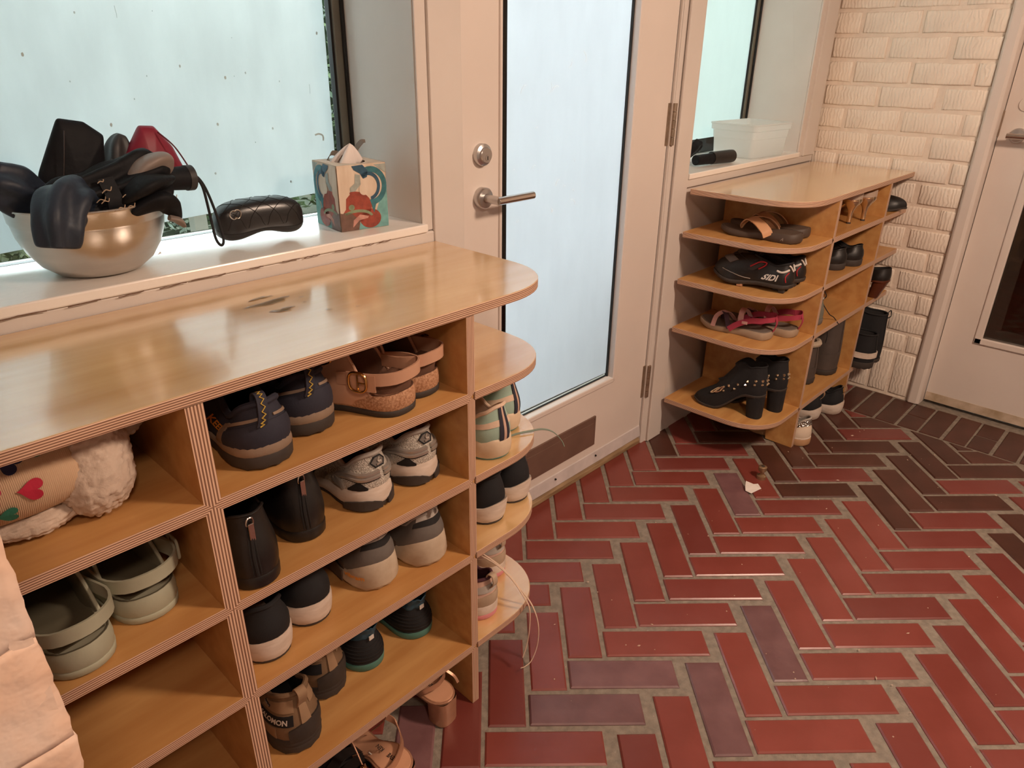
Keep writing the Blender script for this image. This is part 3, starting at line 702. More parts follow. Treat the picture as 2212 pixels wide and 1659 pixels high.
        return b.build(name, mat, parent or S.root, smooth=True, angle=50)
    def line(S, name, tv, r, mat, n=5, off=0.0004, parent=None, flat=1.0):
        Q = catmull([(t, v, 0) for t, v in tv], n); P = [S.at(q.x, min(1, max(0, q.y)), off)[0] for q in Q]
        return MB().tube(P, r, 6).build(name, mat, parent or S.root, smooth=True)
    def text(S, txt, t, v, size, mat, off=0.0016, rot=0.0, shear=0.0, bold=0.0, name='lettering', parent=None):
        p, n = S.at(t, v, 0); a = S.at(t+0.25, v)[0]-S.at(t-0.25, v)[0]; c = S.at(t, min(1, v+0.03))[0]-S.at(t, max(0, v-0.03))[0]
        du = np.linalg.norm(a)/0.5; dv = np.linalg.norm(c)/0.06
        V, F = text_mesh(txt, size, shear, bold); ca, sa = math.cos(rot), math.sin(rot); out = []
        for x, y, _ in V:
            X, Y = x*ca-y*sa, x*sa+y*ca
            out.append(S.at(t+X/du, min(1, max(0, v+Y/dv)), off)[0])
        return MB().add(out, F).build(name, mat, parent or S.root, weld=False)
    def laces(S, mat, rows=5, x0=0.50, x1=0.72, r=0.0022):
        # bars of lace across the instep
        b = MB(); h = NT//2
        for k in range(rows):
            q = k/(max(1, rows-1)); dt = 5.2-2.6*q; v = 0.97-0.5*q
            P = [S.at(h+dt*a, v, 0.0025)[0] for a in np.linspace(-1, 1, 9)]
            b.tube(P, r, 6)
        return b.build('laces', mat, S.root, smooth=True)
    def tongue(S, mat, h=0.03, w=0.6, back=0.02):
        c = S.T[NT//2]; a = S.T[NT//2-6]; bb = S.T[NT//2+6]; wid = np.linalg.norm(a-bb)*w
        G = np.zeros((6, 7, 3))
        for i in range(6):
            f = i/5
            for j in range(7):
                g = j/6-0.5; wd = wid*(0.8+0.3*f); G[i, j] = (c[0]-0.004-back*f-0.012*(1-f)*0, c[1]+g*wd, c[2]-0.006+h*f-0.02*abs(g)**1.5*(0.4+f))
        return MB().grid(G).build('tongue', mat, S.root, smooth=True, solid=0.006)
    def band(S, name, t0, t1, z0, z1, mat, off=0.004, n=24, th=0.003, zs=None, parent=None):
        # free strap running round the heel outside the foot, between t0 and t1
        O = []
        for k in range(n+1):
            u = k/n; t = (t0+(t1-t0)*u) % NT; i = int(t); f = t-i
            p = S.B[i]*(1-f)+S.B[(i+1) % NT]*f; nn = S.N[i]*(1-f)+S.N[(i+1) % NT]*f; nn = nn/max(np.linalg.norm(nn), 1e-9)
            a = (z0(u) if callable(z0) else z0); c = (z1(u) if callable(z1) else z1); of = off(u) if callable(off) else off
            lf = float(S.base(np.array([S.s[i]]))[0])
            O.append([(*(p+nn*(of-th/2)), a+lf), (*(p+nn*(of+th/2)), a+lf), (*(p+nn*(of+th/2)), c+lf), (*(p+nn*(of-th/2)), c+lf)])
        b = MB().grid(np.array(O), cv=True); b.add(O[0], [(0, 1, 2, 3)]); b.add(O[-1], [(0, 1, 2, 3)])
        return b.build(name, mat, parent or S.root, smooth=True, angle=40)
def heel_h(a, b, s0=0.15, s1=0.7): return lambda s: a+(b-a)*smooth01(s0, s1, s)
def buckle(S, t, z0, z1, mat, off, w=0.03, round_=False, pin=True, parent=None):
    i = int(t % NT); f = t-int(t); p = S.B[i]*(1-f)+S.B[(i+1) % NT]*f; n = S.N[i]; tg = np.array([-n[1], n[0]]); lf = float(S.base(np.array([S.s[i]]))[0])
    def pt(a, c, o=0.0): q = p+tg*a+n*(off+o); return (q[0], q[1], c+lf)
    zc, hz = (z0+z1)/2, (z1-z0)/2
    pts = []
    for k in range(28):
        a = 2*PI*k/28; e = 0.38 if not round_ else 0.72
        ca, sa = math.cos(a), math.sin(a); pts.append(pt(w/2*math.copysign(abs(ca)**e, ca), zc+hz*math.copysign(abs(sa)**e, sa), 0.002))
    bk = MB().tube(pts, 0.0024, 8, closed=True).build('buckle', mat, parent or S.root, smooth=True)
    if pin: MB().tube([pt(0.0, zc, 0.003), pt(w/2, zc, 0.004)], 0.0014, 6).build('buckle_pin', mat, bk, smooth=True)
    MB().tube([pt(0.0, zc-hz, 0.002), pt(0.0, zc+hz, 0.002)], 0.0016, 6).build('buckle_bar', mat, bk, smooth=True)
    return bk

FB = lambda n, h, **k: M(n, h, k.pop('rough', 0.8), bump=k.pop('bump', 0.25), bs=k.pop('bs', 300), bdist=0.001, var=k.pop('var', 0.08), vs=k.pop('vs', 30), **k)
NAVY = FB('navy_fabric', '#2b2b38'); TAUPE = FB('taupe_rubber', '#8d7866', rough=0.6); DKR = M('dark_rubber', '#3a332f', 0.7, var=0.12, vs=40, bump=0.2, bs=90)
BLACKF = FB('black_fabric', '#17171a'); DARKIN = FB('dark_lining', '#1b1818'); BLKL = M('black_leather', '#1d1a19', 0.42, var=0.15, vs=25, bump=0.25, bs=160, bdist=0.001)
WSOLE = M('white_sole', '#d9cabd', 0.6, vs=22, hex2='#c2ae9d', stretch=(1, 1, 3)); YEL = FB('yellow_stitch', '#c9a94a'); ORANGE = M('orange_print', '#d98a2c', 0.5)
TAN = M('nude_leather', '#c89a7e', 0.5, var=0.05, vs=20, bump=0.12, bs=200, bdist=0.0006); CORK = M('cork', '#9a6a4a', 0.75, vs=260, hex2='#c79a78', bump=0.4, bs=260); SUEDE = FB('brown_suede', '#6b4a38')
GOLD = M('gold_metal', '#caa063', 0.22, 1.0); SILV = M('silver_metal', '#c8c4be', 0.25, 1.0); SILVP = M('silver_overlay', '#b9b2aa', 0.3, 0.6, var=0.06, vs=60)
MESHW = M('white_mesh', '#cfc6ba', 0.7, vs=700, hex2='#877e74', bump=0.6, bs=420, kind='voronoi', detail=0); GREYF = FB('grey_fabric', '#6a625c'); LGREY = FB('light_grey_fabric', '#a89f96'); BROWNF = FB('brown_fabric', '#5e4a3c')
SAGE = M('sage_foam', '#a8a893', 0.62, var=0.05, vs=30, bump=0.08, bs=220); MINT = FB('mint_knit', '#9db5a6', bs=420); CREAM = FB('cream_trim', '#d8bda6'); TEAL = M('teal_rubber', '#4f8278', 0.55, var=0.1)
ROSE = M('rose_gold_leather', '#b98a6e', 0.35, 0.35, var=0.06, vs=60, bump=0.15, bs=250); PEACH = M('peach_insole', '#cf9c7c', 0.5, var=0.04); PRINT = M('dark_print', '#2a2421', 0.6)
KHAKI = FB('khaki_fabric', '#7d6248'); TANF = FB('tan_fabric', '#9a7c5f'); WHITEP = M('white_print', '#d8d0c8', 0.5); PINKR = M('pink_rubber', '#d88a90', 0.5); PINKF = FB('blush_fabric', '#c3a08f'); BEIGE = FB('beige_suede', '#b39c85')
WINE = FB('wine_lining', '#4a2530'); BLUEF = FB('blue_fabric', '#2f5468', rough=0.5)

def pair(fn, group, places, labels, **kw):
    for (x, y, z, rot, side), lab in zip(places, labels): fn(lab, group, (x, y, z), rot, side, **kw)

# --- navy hiking shoes
def navy_shoe(lab, group, loc, rot, side, logo=False):
    S = Shoe('hiking_shoe', lab, group, loc, rot, L=0.295, W=0.116, side=side, heelw=0.8, heelr=0.17)
    S.sole('outsole', 0.0, heel_h(0.024, 0.016), DKR, 0.001, 0.002, tread=0.003)
    S.sole('midsole', heel_h(0.022, 0.014), lambda s: 0.040-0.012*smooth01(0.1, 0.4, s)+0.006*smooth01(0.02, 0.0, s), TAUPE, 0.002, 0.0, 0.001)
    S.upper(lambda s: 0.034-0.008*smooth01(0.1, 0.4, s), NAVY, oh=0.05, of=0.55, ow=0.66, zc=lambda s: 0.106-0.030*np.exp(-((s-0.35)/0.2)**2)+0.014*smooth01(0.6, 1, s), toeh=0.05, bulge=0.009)
    S.lining(DARKIN); S.collar(NAVY, 0.0055); S.tongue(NAVY, 0.03)
    S.patch('heel_counter', -7, 7, 0.03, lambda u: 0.44+0.16*math.sin(PI*u), NAVY, 0.0022)
    for sg in (1, -1):
        S.patch('trim_strip', sg*7.0, sg*8.2, 0.0, 0.72, TAUPE, 0.0024, 4, 10)
        S.patch('trim_strip', sg*7.6, sg*0.8, lambda u: 0.56+0.1*u, lambda u: 0.66+0.06*u, TAUPE, 0.0024, 12, 3)
    P = [S.at(-1.5+0*q, 0.62, 0.002)[0] for q in (0,)]
    a = S.at(-1.6, 0.50, 0.003)[0]; t = S.at(-1.6, 1.0, 0.0)[0]
    loop = catmull([a, a*0.5+t*0.5+np.array([-0.010, 0, 0.004]), t+np.array([-0.009, 0, 0.014]), t+np.array([0.004, 0, 0.016]), t+np.array([0.010, 0, -0.004])], 5)
    pl = MB().ribbon(loop, (0, 1, 0), 0.016, 0.0025).build('pull_loop', NAVY, S.root, smooth=True)
    zz = [Vector(p)+Vector((-0.0022, 0.003*(-1)**i, 0.0008)) for i, p in enumerate(loop[:-6])]
    MB().tube(zz, 0.0011, 5).build('stitching', YEL, pl)
    if logo: S.text('KEEN', NT-9.2, 0.50, 0.0225, ORANGE, 0.0016, rot=-0.05, shear=-0.15, bold=0.0006)
    S.laces(DARKIN)
pair(navy_shoe, 'navy hiking shoes on the top shelf', [(-0.392, 0.018, 0.792, 93, 1)], ['navy hiking shoe with taupe trim and orange lettering, left one of its pair'], logo=True)
pair(navy_shoe, 'navy hiking shoes on the top shelf', [(-0.288, 0.060, 0.792, 93, -1)], ['navy hiking shoe with taupe trim, right one of its pair, beside the nude buckled clog'])

# --- nude leather clogs with back strap
def clog(lab, group, loc, rot, side, up, foot, bottom, inn, strapm, metal, outs, foam=False, ss=None, L=0.265, W=0.105, sc=1.0):
    S = Shoe('back_strap_clog', lab, group, loc, rot, L=L, W=W, side=side, heelw=0.84, waist=0.78, heelr=0.19, spring=0.006)
    ss = side if ss is None else ss
    S.sole('outsole', 0.0, 0.012, outs, 0.0, 0.001)
    rimh = lambda s: 0.040+0.004*np.exp(-(s/0.1)**2)
    S.sole('footbed', 0.011, rimh, foot, 0.0, -0.001, 0.0015)
    # dished insole rim
    R0 = S.ring(lambda s: rimh(s)+0.0008, -0.004); R1 = S.ring(lambda s: rimh(s)-0.006, -0.011)
    b = MB().grid(np.stack([S.ring(lambda s: rimh(s)+0.0004, -0.0015), R0, R1], 1), cu=True); S.cap(b, R1); b.build('insole', inn, S.root, smooth=True, angle=60)
    zc = lambda s: 0.034+0.076*smooth01(0.28, 0.62, s)+0.012*smooth01(0.8, 1.0, s)
    S.upper((lambda s: 0.02+0*s) if foam else (lambda s: 0.016+0.026*smooth01(0.36, 0.22, s)), up, oh=0.015, of=0.64, ow=0.9, owf=lambda s: 0.86+0.10*smooth01(0.15, 0.4, s)-0.28*smooth01(0.4, 0.9, s), zc=lambda s: zc(s), toeh=0.05, bulge=0.004, inset=lambda s: 0.012-0.014*smooth01(0.16, 0.36, s))
    S.lining(inn, depth=0.022)
    S.collar(up, 0.0028)
    # back strap round the heel
    k = 10.2
    hw = (0.011*sc)
    zmid = lambda u: 0.076-0.014*abs(2*u-1)**1.6+0.004
    S.band('back_strap', -k, k, lambda u: zmid(u)-hw, lambda u: zmid(u)+hw, strapm, off=lambda u: 0.004+0.006*math.sin(PI*u), th=0.0034)
    t = -6.6 if ss > 0 else 6.6
    S.band('strap_tab', t-2.4*(1 if ss > 0 else -1), t+0.9*(1 if ss > 0 else -1), 0.060-0.008, 0.080+0.003, up, off=0.0085, th=0.003, n=8)
    if metal is not None: buckle(S, t, 0.052, 0.087, metal, 0.0125, 0.034, round_=not foam)
    for q in (1, 2):
        pass
    for tt, v0_, v1_ in ((15.2, 0.1, 0.9),):
        S.patch('side_strap', -tt-1.4 if ss > 0 else tt-1.4, -tt+1.4 if ss > 0 else tt+1.4, v0_, v1_, up, 0.003, 8, 8)
        if metal is not None and not foam:
            bb = [S.at((-tt if ss > 0 else tt)+1.5*math.cos(a), 0.78+0.13*math.sin(a), 0.004)[0] for a in np.linspace(0, 2*PI, 24, endpoint=False)]
            MB().tube(bb, 0.0024, 8, closed=True).build('buckle', metal, S.root, smooth=True)
    return S
for (x, y, rot, side, ss, lab) in ((-0.132, 0.018, 114, -1, 1, 'nude leather cork-soled clog with big gold buckle, nearer one of its pair, top middle cubby'), (-0.060, 0.042, 106, 1, -1, 'nude leather cork-soled clog with back strap, farther one of its pair, against the right panel')):
    clog(lab, 'nude cork clogs on the top shelf', (x, y, 0.792), rot, side, TAN, CORK, None, SUEDE, TAN, GOLD, DKR, ss=ss)

# --- black heel-zip booties
def zip_bootie(lab, group, loc, rot, side):
    S = Shoe('ankle_bootie', lab, group, loc, rot, L=0.27, W=0.098, side=side, heelw=0.82, heelr=0.18)
    S.sole('outsole', 0.0, 0.022, BLKL, -0.001, 0.0)
    S.upper(0.02, BLKL, oh=0.035, of=0.5, ow=0.72, zc=lambda s: 0.128-0.012*np.exp(-((s-0.3)/0.12)**2)+0.006*smooth01(0.6, 1, s), toeh=0.045, bulge=0.009, lean=0.01, vk=0.2, vq=0.7)
    S.lining(DARKIN); S.collar(BLKL, 0.0025)
    for sg in (1, -1): S.patch('elastic_patch', sg*11.0, sg*14.5, 0.50, lambda u: 0.80, TAUPE if sg*side > 0 else GREYF, 0.0015, 5, 5)
    zt = -1.4
    zp = S.line('zipper', [(zt, 0.04), (zt-0.15, 0.35), (zt, 0.62), (zt+0.1, 0.86)], 0.0028, DARKIN)
    for d in (-0.55, 0.55): S.line('zip_tape', [(zt+d, 0.05), (zt+d-0.1, 0.4), (zt+d, 0.9)], 0.0012, DARKIN)
    p, n = S.at(zt+0.1, 0.86, 0.004)
    pt = MB().tube(catmull([p+np.array([-0.001, -0.005, 0.0]), p+np.array([-0.002, -0.004, 0.012]), p+np.array([-0.002, 0.004, 0.012]), p+np.array([-0.001, 0.005, 0])], 4, closed=True), 0.0013, 6, closed=True).build('zip_slider', SILV, S.root, smooth=True)
    MB().box(p[0]-0.005, p[0]-0.003, p[1]-0.0045, p[1]+0.0045, p[2]-0.030, p[2]+0.004).build('zip_pull', SILV, pt, bevel=0.0015)
pair(zip_bootie, 'black zip booties on the second shelf', [(-0.447, -0.004, 0.607, 91, 1), (-0.330, 0.046, 0.607, 92, -1)], ['black leather bootie with heel zip, left one of its pair, close to the middle divider', 'black leather bootie with heel zip, right one of its pair, beside the silver running shoe'])

# --- silver and white running shoes
def runner(lab, group, loc, rot, side):
    S = Shoe('running_shoe', lab, group, loc, rot, L=0.295, W=0.112, side=side, heelw=0.8, heelr=0.17)
    S.sole('outsole', 0.0, heel_h(0.013, 0.01), DKR, -0.002, 0.0, tread=0.003)
    S.sole('midsole', heel_h(0.011, 0.008), lambda s: 0.043-0.014*smooth01(0.12, 0.6, s)+0.006*np.exp(-(s/0.05)**2), WSOLE, 0.001, -0.001, 0.002)
    ms = lambda s: 0.040-0.014*smooth01(0.12, 0.6, s)
    for sg, a, c in ((1, 0.6, 6.2), (-1, 0.6, 6.2)):
        MB_ = S.band('heel_pad', sg*a, sg*c, 0.004, lambda u: 0.024-0.010*abs(2*u-1)**2, DKR, 0.003, 14, 0.004)
    S.upper(ms, MESHW, oh=0.05, of=0.54, ow=0.66, zc=lambda s: 0.112-0.034*np.exp(-((s-0.36)/0.2)**2)+0.012*smooth01(0.6, 1, s), toeh=0.05, bulge=0.007)
    S.lining(GREYF); S.collar(LGREY, 0.005); S.tongue(LGREY, 0.03); S.laces(WHITEP)
    for sg in (1, -1):
        for k, (o, r, m) in enumerate(((0.0, 0.0045, SILVP), (0.065, 0.0018, BLACKF), (0.12, 0.0045, SILVP), (0.18, 0.0020, BLACKF))):
            S.line('curved_overlay', [(sg*0.5, 0.50-o), (sg*3.5, 0.47-o), (sg*6.5, 0.60-o), (sg*8.5, 0.62-o), (sg*8.2, 0.44-o), (sg*6.6, 0.22-o*0.6), (sg*6.2, 0.06)], r, m, 6, 0.0008)
        S.patch('mesh_window', sg*2.6, sg*5.6, lambda u: 0.05, lambda u: 0.10+0.22*(1-abs(2*u-1)), BLACKF, 0.0012, 10, 4)
        for q in range(4): S.patch('side_strut', sg*(9.5+q*1.6), sg*(10.3+q*1.6), 0.05, 0.34, BLACKF if q % 2 else SILVP, 0.0016, 3, 6)
    hexp = [S.at(2.1*math.cos(a)*(1.0), 0.76+0.16*math.sin(a), 0.0012)[0] for a in np.linspace(0, 2*PI, 7)[:-1]]
    c = S.at(0, 0.76, 0.002)[0]; hb = MB().add(hexp+[c], [(i, (i+1) % 6, 6) for i in range(6)]).build('heel_badge', GREYF, S.root, solid=0.002)
    MB().tube([S.at(2.1*math.cos(a), 0.76+0.16*math.sin(a), 0.0022)[0] for a in np.linspace(0, 2*PI, 7)[:-1]], 0.0016, 6, closed=True).build('badge_rim', BLACKF, hb)
    MB().ribbon(catmull([S.at(-0.7, 0.68, 0.0036)[0], S.at(0.6, 0.72, 0.0036)[0], S.at(-0.2, 0.78, 0.0036)[0], S.at(0.4, 0.86, 0.0036)[0]], 5), (0, 1, 0.3), 0.004, 0.001).build('emblem', SILVP, hb)
pair(runner, 'silver running shoes on the second shelf', [(-0.190, 0.042, 0.607, 97, 1), (-0.076, 0.046, 0.607, 95, -1)], ['silver and white mesh running shoe, left one of its pair, beside the zip bootie', 'silver and white mesh running shoe, right one of its pair, next to the panel'])

# --- black sneakers with thick white soles
def black_sneaker(lab, group, loc, rot, side, logo=False, flare=0.002, sole_h=0.044, L=0.285, W=0.108, zc_h=0.112, kind='sneaker'):
    S = Shoe(kind, lab, group, loc, rot, L=L, W=W, side=side, heelw=0.82, heelr=0.19)
    S.sole('outsole', 0.0, 0.006, DKR, -0.003, -0.002)
    S.sole('midsole', 0.005, lambda s: sole_h-0.014*smooth01(0.1, 0.6, s)+flare*2*np.exp(-(s/0.07)**2), WSOLE, -0.001, flare, 0.001)
    S.upper(lambda s: sole_h-0.004-0.014*smooth01(0.1, 0.6, s), BLACKF, oh=0.05, of=0.52, ow=0.68, zc=lambda s: zc_h-0.030*np.exp(-((s-0.36)/0.2)**2)+0.012*smooth01(0.6, 1, s), toeh=0.05, bulge=0.008)
    S.lining(DARKIN); S.collar(BLACKF, 0.0045); S.tongue(BLACKF, 0.03); S.laces(BLACKF)
    if logo: S.text('DURAMOL', NT-9.0, 0.34, 0.011, WHITEP, 0.0008, rot=0.75)
pair(black_sneaker, 'black sneakers with white soles on the third shelf', [(-0.434, 0.026, 0.423, 91, 1)], ['black sneaker with thick white sole and tiny side lettering, left one of its pair'], logo=True)
pair(black_sneaker, 'black sneakers with white soles on the third shelf', [(-0.338, 0.050, 0.423, 91, -1)], ['black sneaker with thick white sole, right one of its pair, beside the taupe trail shoe'])

# --- taupe trail shoes with pale flared heels
PALE = M('pale_foam', '#c9b8a2', 0.6, vs=20, hex2='#a8927a')
def trail(lab, group, loc, rot, side, logo=False):
    S = Shoe('trail_shoe', lab, group, loc, rot, L=0.295, W=0.114, side=side, heelw=0.80, heelr=0.16)
    S.sole('outsole', 0.0, 0.009, M('gum_rubber', '#b3997c', 0.65, var=0.1), 0.0, 0.002, tread=0.005)
    S.sole('midsole', 0.008, lambda s: 0.030+0.036*smooth01(0.30, 0.03, s)+0.004*smooth01(0.75, 1, s), PALE, 0.005, -0.001, 0.001)
    S.upper(lambda s: 0.028+0.026*smooth01(0.26, 0.03, s), GREYF, oh=0.055, of=0.54, ow=0.66, zc=lambda s: 0.120-0.040*np.exp(-((s-0.36)/0.2)**2)+0.012*smooth01(0.6, 1, s), toeh=0.05, bulge=0.006)
    S.lining(DARKIN); S.collar(LGREY, 0.004); S.tongue(GREYF, 0.03); S.laces(LGREY)
    for sg in (1, -1):
        S.patch('mudguard', sg*7.5, sg*17.5, 0.0, lambda u: 0.18+0.26*math.sin(PI*u)**0.7, BROWNF, 0.002, 16, 5)
    S.patch('mesh_window', -5, 5, lambda u: 0.56+0.06*abs(2*u-1), lambda u: 0.78, DARKIN, 0.0016, 12, 4)
    S.patch('heel_tab', -4.5, 4.5, 0.80, lambda u: 0.97, LGREY, 0.002, 12, 4)
    for sg in (1, -1):
        S.band('mudguard', sg*7.5, sg*17.0, 0.006, lambda u: 0.030+0.014*math.sin(PI*min(1, u*1.6)), BROWNF, 0.005, 16, 0.003)
    t = S.at(0, 1.0)[0]
    MB().ribbon(catmull([t+np.array([-0.002, -0.010, -0.006]), t+np.array([-0.006, -0.007, 0.012]), t+np.array([-0.006, 0.007, 0.012]), t+np.array([-0.002, 0.010, -0.006])], 4), (0.2, 0, 1), 0.010, 0.003).build('pull_loop', LGREY, S.root, smooth=True)
    if logo:
        V, F = text_mesh('vibram', 0.0135, 0.0, 0.0004); i = NT-5.4; out = []
        for x, y, _ in V:
            tt = (i+x/0.0125) % NT; k = int(tt); f = tt-k; p = (S.B[k]*(1-f)+S.B[(k+1) % NT]*f)+(S.N[k]*(1-f)+S.N[(k+1) % NT]*f)*(0.0066)
            out.append((p[0], p[1], 0.034+y))
        MB().add(out, F).build('lettering', ORANGE, S.root, weld=False)
pair(trail, 'taupe trail shoes on the third shelf', [(-0.190, 0.046, 0.423, 97, 1)], ['taupe trail shoe with pale flared heel and small orange lettering, left one of its pair'], logo=True)
pair(trail, 'taupe trail shoes on the third shelf', [(-0.078, 0.030, 0.423, 95, -1)], ['taupe trail shoe with pale flared heel, right one of its pair'])

# --- brown hiking boots with black bands
def hiker(lab, group, loc, rot, side, logo=False):
    S = Shoe('hiking_boot', lab, group, loc, rot, L=0.30, W=0.114, side=side, heelw=0.8, heelr=0.17)
    S.sole('outsole', 0.0, lambda s: 0.022-0.004*smooth01(0.2, 0.6, s), DKR, 0.001, 0.002, tread=0.006)
    S.sole('midsole', 0.020, lambda s: 0.036-0.008*smooth01(0.2, 0.6, s), DKR, 0.003, 0.0)
    S.upper(0.030, KHAKI, oh=0.055, of=0.52, ow=0.64, zc=lambda s: 0.135-0.022*np.exp(-((s-0.4)/0.2)**2)+0.016*smooth01(0.6, 1, s), toeh=0.05, bulge=0.008)
    S.lining(DARKIN); S.collar(KHAKI, 0.005); S.tongue(KHAKI, 0.03); S.laces(BLACKF)
    S.patch('heel_bumper', -3.0, 5.2, 0.0, lambda u: 0.26+0.12*math.sin(PI*u), DKR, 0.004, 14, 5)
    for sg in (1, -1):
        S.patch('black_band', sg*(5.0 if sg > 0 else 2.2), sg*13.5, lambda u: 0.36-0.08*u, lambda u: 0.58-0.06*u, BLACKF, 0.002, 14, 4)
        S.patch('side_panel', sg*5.0, sg*11, 0.06, lambda u: 0.30-0.1*u, TANF, 0.0018, 10, 4)
        S.patch('side_panel', sg*2.0, sg*9.5, lambda u: 0.64, lambda u: 0.9-0.05*u, TANF, 0.0018, 12, 4)
    S.patch('heel_strap', -0.9, 0.9, 0.36, 0.98, TANF, 0.0034, 4, 10)
    t = S.at(0, 1.0)[0]
    MB().ribbon(catmull([t+np.array([-0.004, 0, -0.03]), t+np.array([-0.014, 0, -0.004]), t+np.array([-0.013, 0, 0.010]), t+np.array([-0.002, 0, 0.012]), t+np.array([0.004, 0, -0.004])], 5), (0, 1, 0), 0.018, 0.003).build('pull_loop', TANF, S.root, smooth=True)
    if logo:
        S.text('SALOMON', NT-5.9, 0.455, 0.0150, WHITEP, 0.0028, rot=-0.02, bold=0.0005)
        g = S.patch('woven_tag', NT-9.6, NT-7.4, lambda u: 0.80-0.10*u, lambda u: 0.85-0.10*u, BLACKF, 0.003, 8, 3)
        S.text('GORE-TEX', NT-8.5, 0.775, 0.0055, WHITEP, 0.0038, rot=-0.35)
pair(hiker, 'brown hiking boots on the bottom shelf', [(-0.405, 0.030, 0.176, 92, 1)], ['brown hiking boot with black band and white lettering, left one of its pair, bottom shelf'], logo=True)
pair(hiker, 'brown hiking boots on the bottom shelf', [(-0.302, 0.098, 0.176, 92, -1)], ['brown hiking boot with black rubber heel, right one, half hidden behind its mate'])

# --- black ribbed water shoes with teal soles and crumpled blue collars
def watershoe(lab, group, loc, rot, side):
    S = Shoe('water_shoe', lab, group, loc, rot, L=0.27, W=0.102, side=side, heelw=0.84, heelr=0.2)
    S.sole('outsole', 0.0, lambda s: 0.016+0.006*np.exp(-(s/0.1)**2), TEAL, 0.0, 0.002)
    S.upper(0.014, BLACKF, oh=0.06, of=0.55, ow=0.62, zc=lambda s: 0.080-0.010*np.exp(-((s-0.4)/0.2)**2), toeh=0.045, bulge=0.010)
    S.lining(BLUEF)
    for q in range(6): S.line('rib', [(t, 0.10+0.12*q+0.01*math.sin(t)) for t in np.linspace(-11, 11, 9)], 0.0011, DARKIN, 4)
    G = []
    r = random.Random(side+5)
    for k in range(5):
        f = k/4; row = []
        for i in range(NT):
            p = S.T[i].copy(); row.append((p[0]+0.004*r.uniform(-1, 1)-0.012*f*(1-S.s[i]), p[1]*(1-0.1*f)+0.004*r.uniform(-1, 1), p[2]-0.006+0.034*f+0.004*r.uniform(-1, 1)))
        G.append(row)
    MB().grid(np.array(G).transpose(1, 0, 2), cu=True).build('crumpled_collar', BLUEF, S.root, smooth=True, angle=180, sub=1, solid=0.003)
    p = S.at(-0.6, 1.0)[0]; MB().box(p[0]-0.008, p[0]-0.006, p[1]-0.006, p[1]+0.006, p[2]-0.004, p[2]+0.006).build('white_tag', WHITEP, S.root)
pair(watershoe, 'black and teal water shoes on the bottom shelf', [(-0.200, 0.098, 0.176, 95, 1), (-0.068, 0.094, 0.176, 95, -1)], ['black ribbed water shoe with teal sole and blue collar, left one of its pair', 'black ribbed water shoe with teal sole and blue collar, right one, near the right panel'])

# --- sage foam clogs, left column
for (x, y, rot, side, ss, lab) in ((-0.690, 0.008, 100, 1, 1, 'sage green foam clog with buckled back strap, nearer one of its pair, left column'), (-0.588, 0.046, 98, -1, -1, 'sage green foam clog with buckled back strap, farther one of its pair, against the divider')):
    clog(lab, 'sage foam clogs on the left column shelf', (x, y, 0.607), rot, side, SAGE, SAGE, None, M('dark_foam', '#5d5846', 0.8), SAGE, SAGE, SAGE, foam=True, ss=ss, L=0.262, W=0.104, sc=1.0)

# --- end-shelf shoes: mint, black with white soles, blush
def mint(lab, group, loc, rot, side):
    S = Shoe('knit_sneaker', lab, group, loc, rot, L=0.275, W=0.106, side=side, heelw=0.82, heelr=0.19)
    S.sole('outsole', 0.0, 0.005, TEAL, -0.002, -0.001)
    S.sole('midsole', 0.004, lambda s: 0.042-0.012*smooth01(0.1, 0.5, s)+0.005*np.sin(s*40)*np.exp(-(s/0.2)**2), M('cream_sole', '#d8c2a8', 0.6, vs=24, hex2='#c4aa8c', bump=0.2, bs=60), 0.001, 0.001, 0.002)
    S.upper(lambda s: 0.036-0.010*smooth01(0.1, 0.5, s), MINT, oh=0.05, of=0.52, ow=0.68, zc=lambda s: 0.116-0.012*smooth01(0.0, 0.16, s)-0.022*np.exp(-((s-0.42)/0.18)**2)+0.012*smooth01(0.6, 1, s), toeh=0.05, bulge=0.008)
    S.lining(CREAM); S.collar(CREAM, 0.0042); S.tongue(MINT, 0.03); S.laces(MINT)
    S.patch('blush_band', -12, 12, lambda u: 0.46, lambda u: 0.64, CREAM, 0.0014, 24, 3)
    for a, w_, m in ((-1.3, 0.5, NAVY), (-0.45, 0.35, PINKF), (0.4, 0.5, NAVY)):
        q = a if side > 0 else -a
        S.patch('heel_stripe', q-w_/2-0.15, q+w_/2+0.15, 0.06, 0.98, m, 0.0026, 3, 12)
    return S
S1 = mint('mint knit sneaker with navy heel stripe, nearer one of its pair, second end shelf', 'mint sneakers on the end shelf', (0.094, 0.008, 0.607), 96, 1)
S2 = mint('mint knit sneaker with navy heel stripe, farther one of its pair, near the shelf edge', 'mint sneakers on the end shelf', (0.192, 0.072, 0.607), 100, -1)
_p = catmull([(0.150, 0.064, 0.6085), (0.176, 0.056, 0.611), (0.206, 0.042, 0.612), (0.232, 0.030, 0.611), (0.250, 0.016, 0.603), (0.260, 0.000, 0.586), (0.263, -0.008, 0.570)], 5)
o = MB().ribbon(_p, [(0.3, 0.9, 0.2)]*len(_p), 0.0048, 0.0016).build('shoe_lace', FB('lace_grey_green', '#7d8a7c'), None, smooth=True)
tag(o, 'loose mint lace end hanging over the second end shelf edge', 'lace')
pair(black_sneaker, 'black sneakers on the end shelf', [(0.106, 0.036, 0.423, 92, 1), (0.208, 0.054, 0.423, 97, -1)], ['black knit sneaker with flared white sole, left one on the third end shelf', 'black knit sneaker with flared white sole, right one on the third end shelf'], flare=0.006, sole_h=0.042, L=0.265, W=0.104, zc_h=0.118)
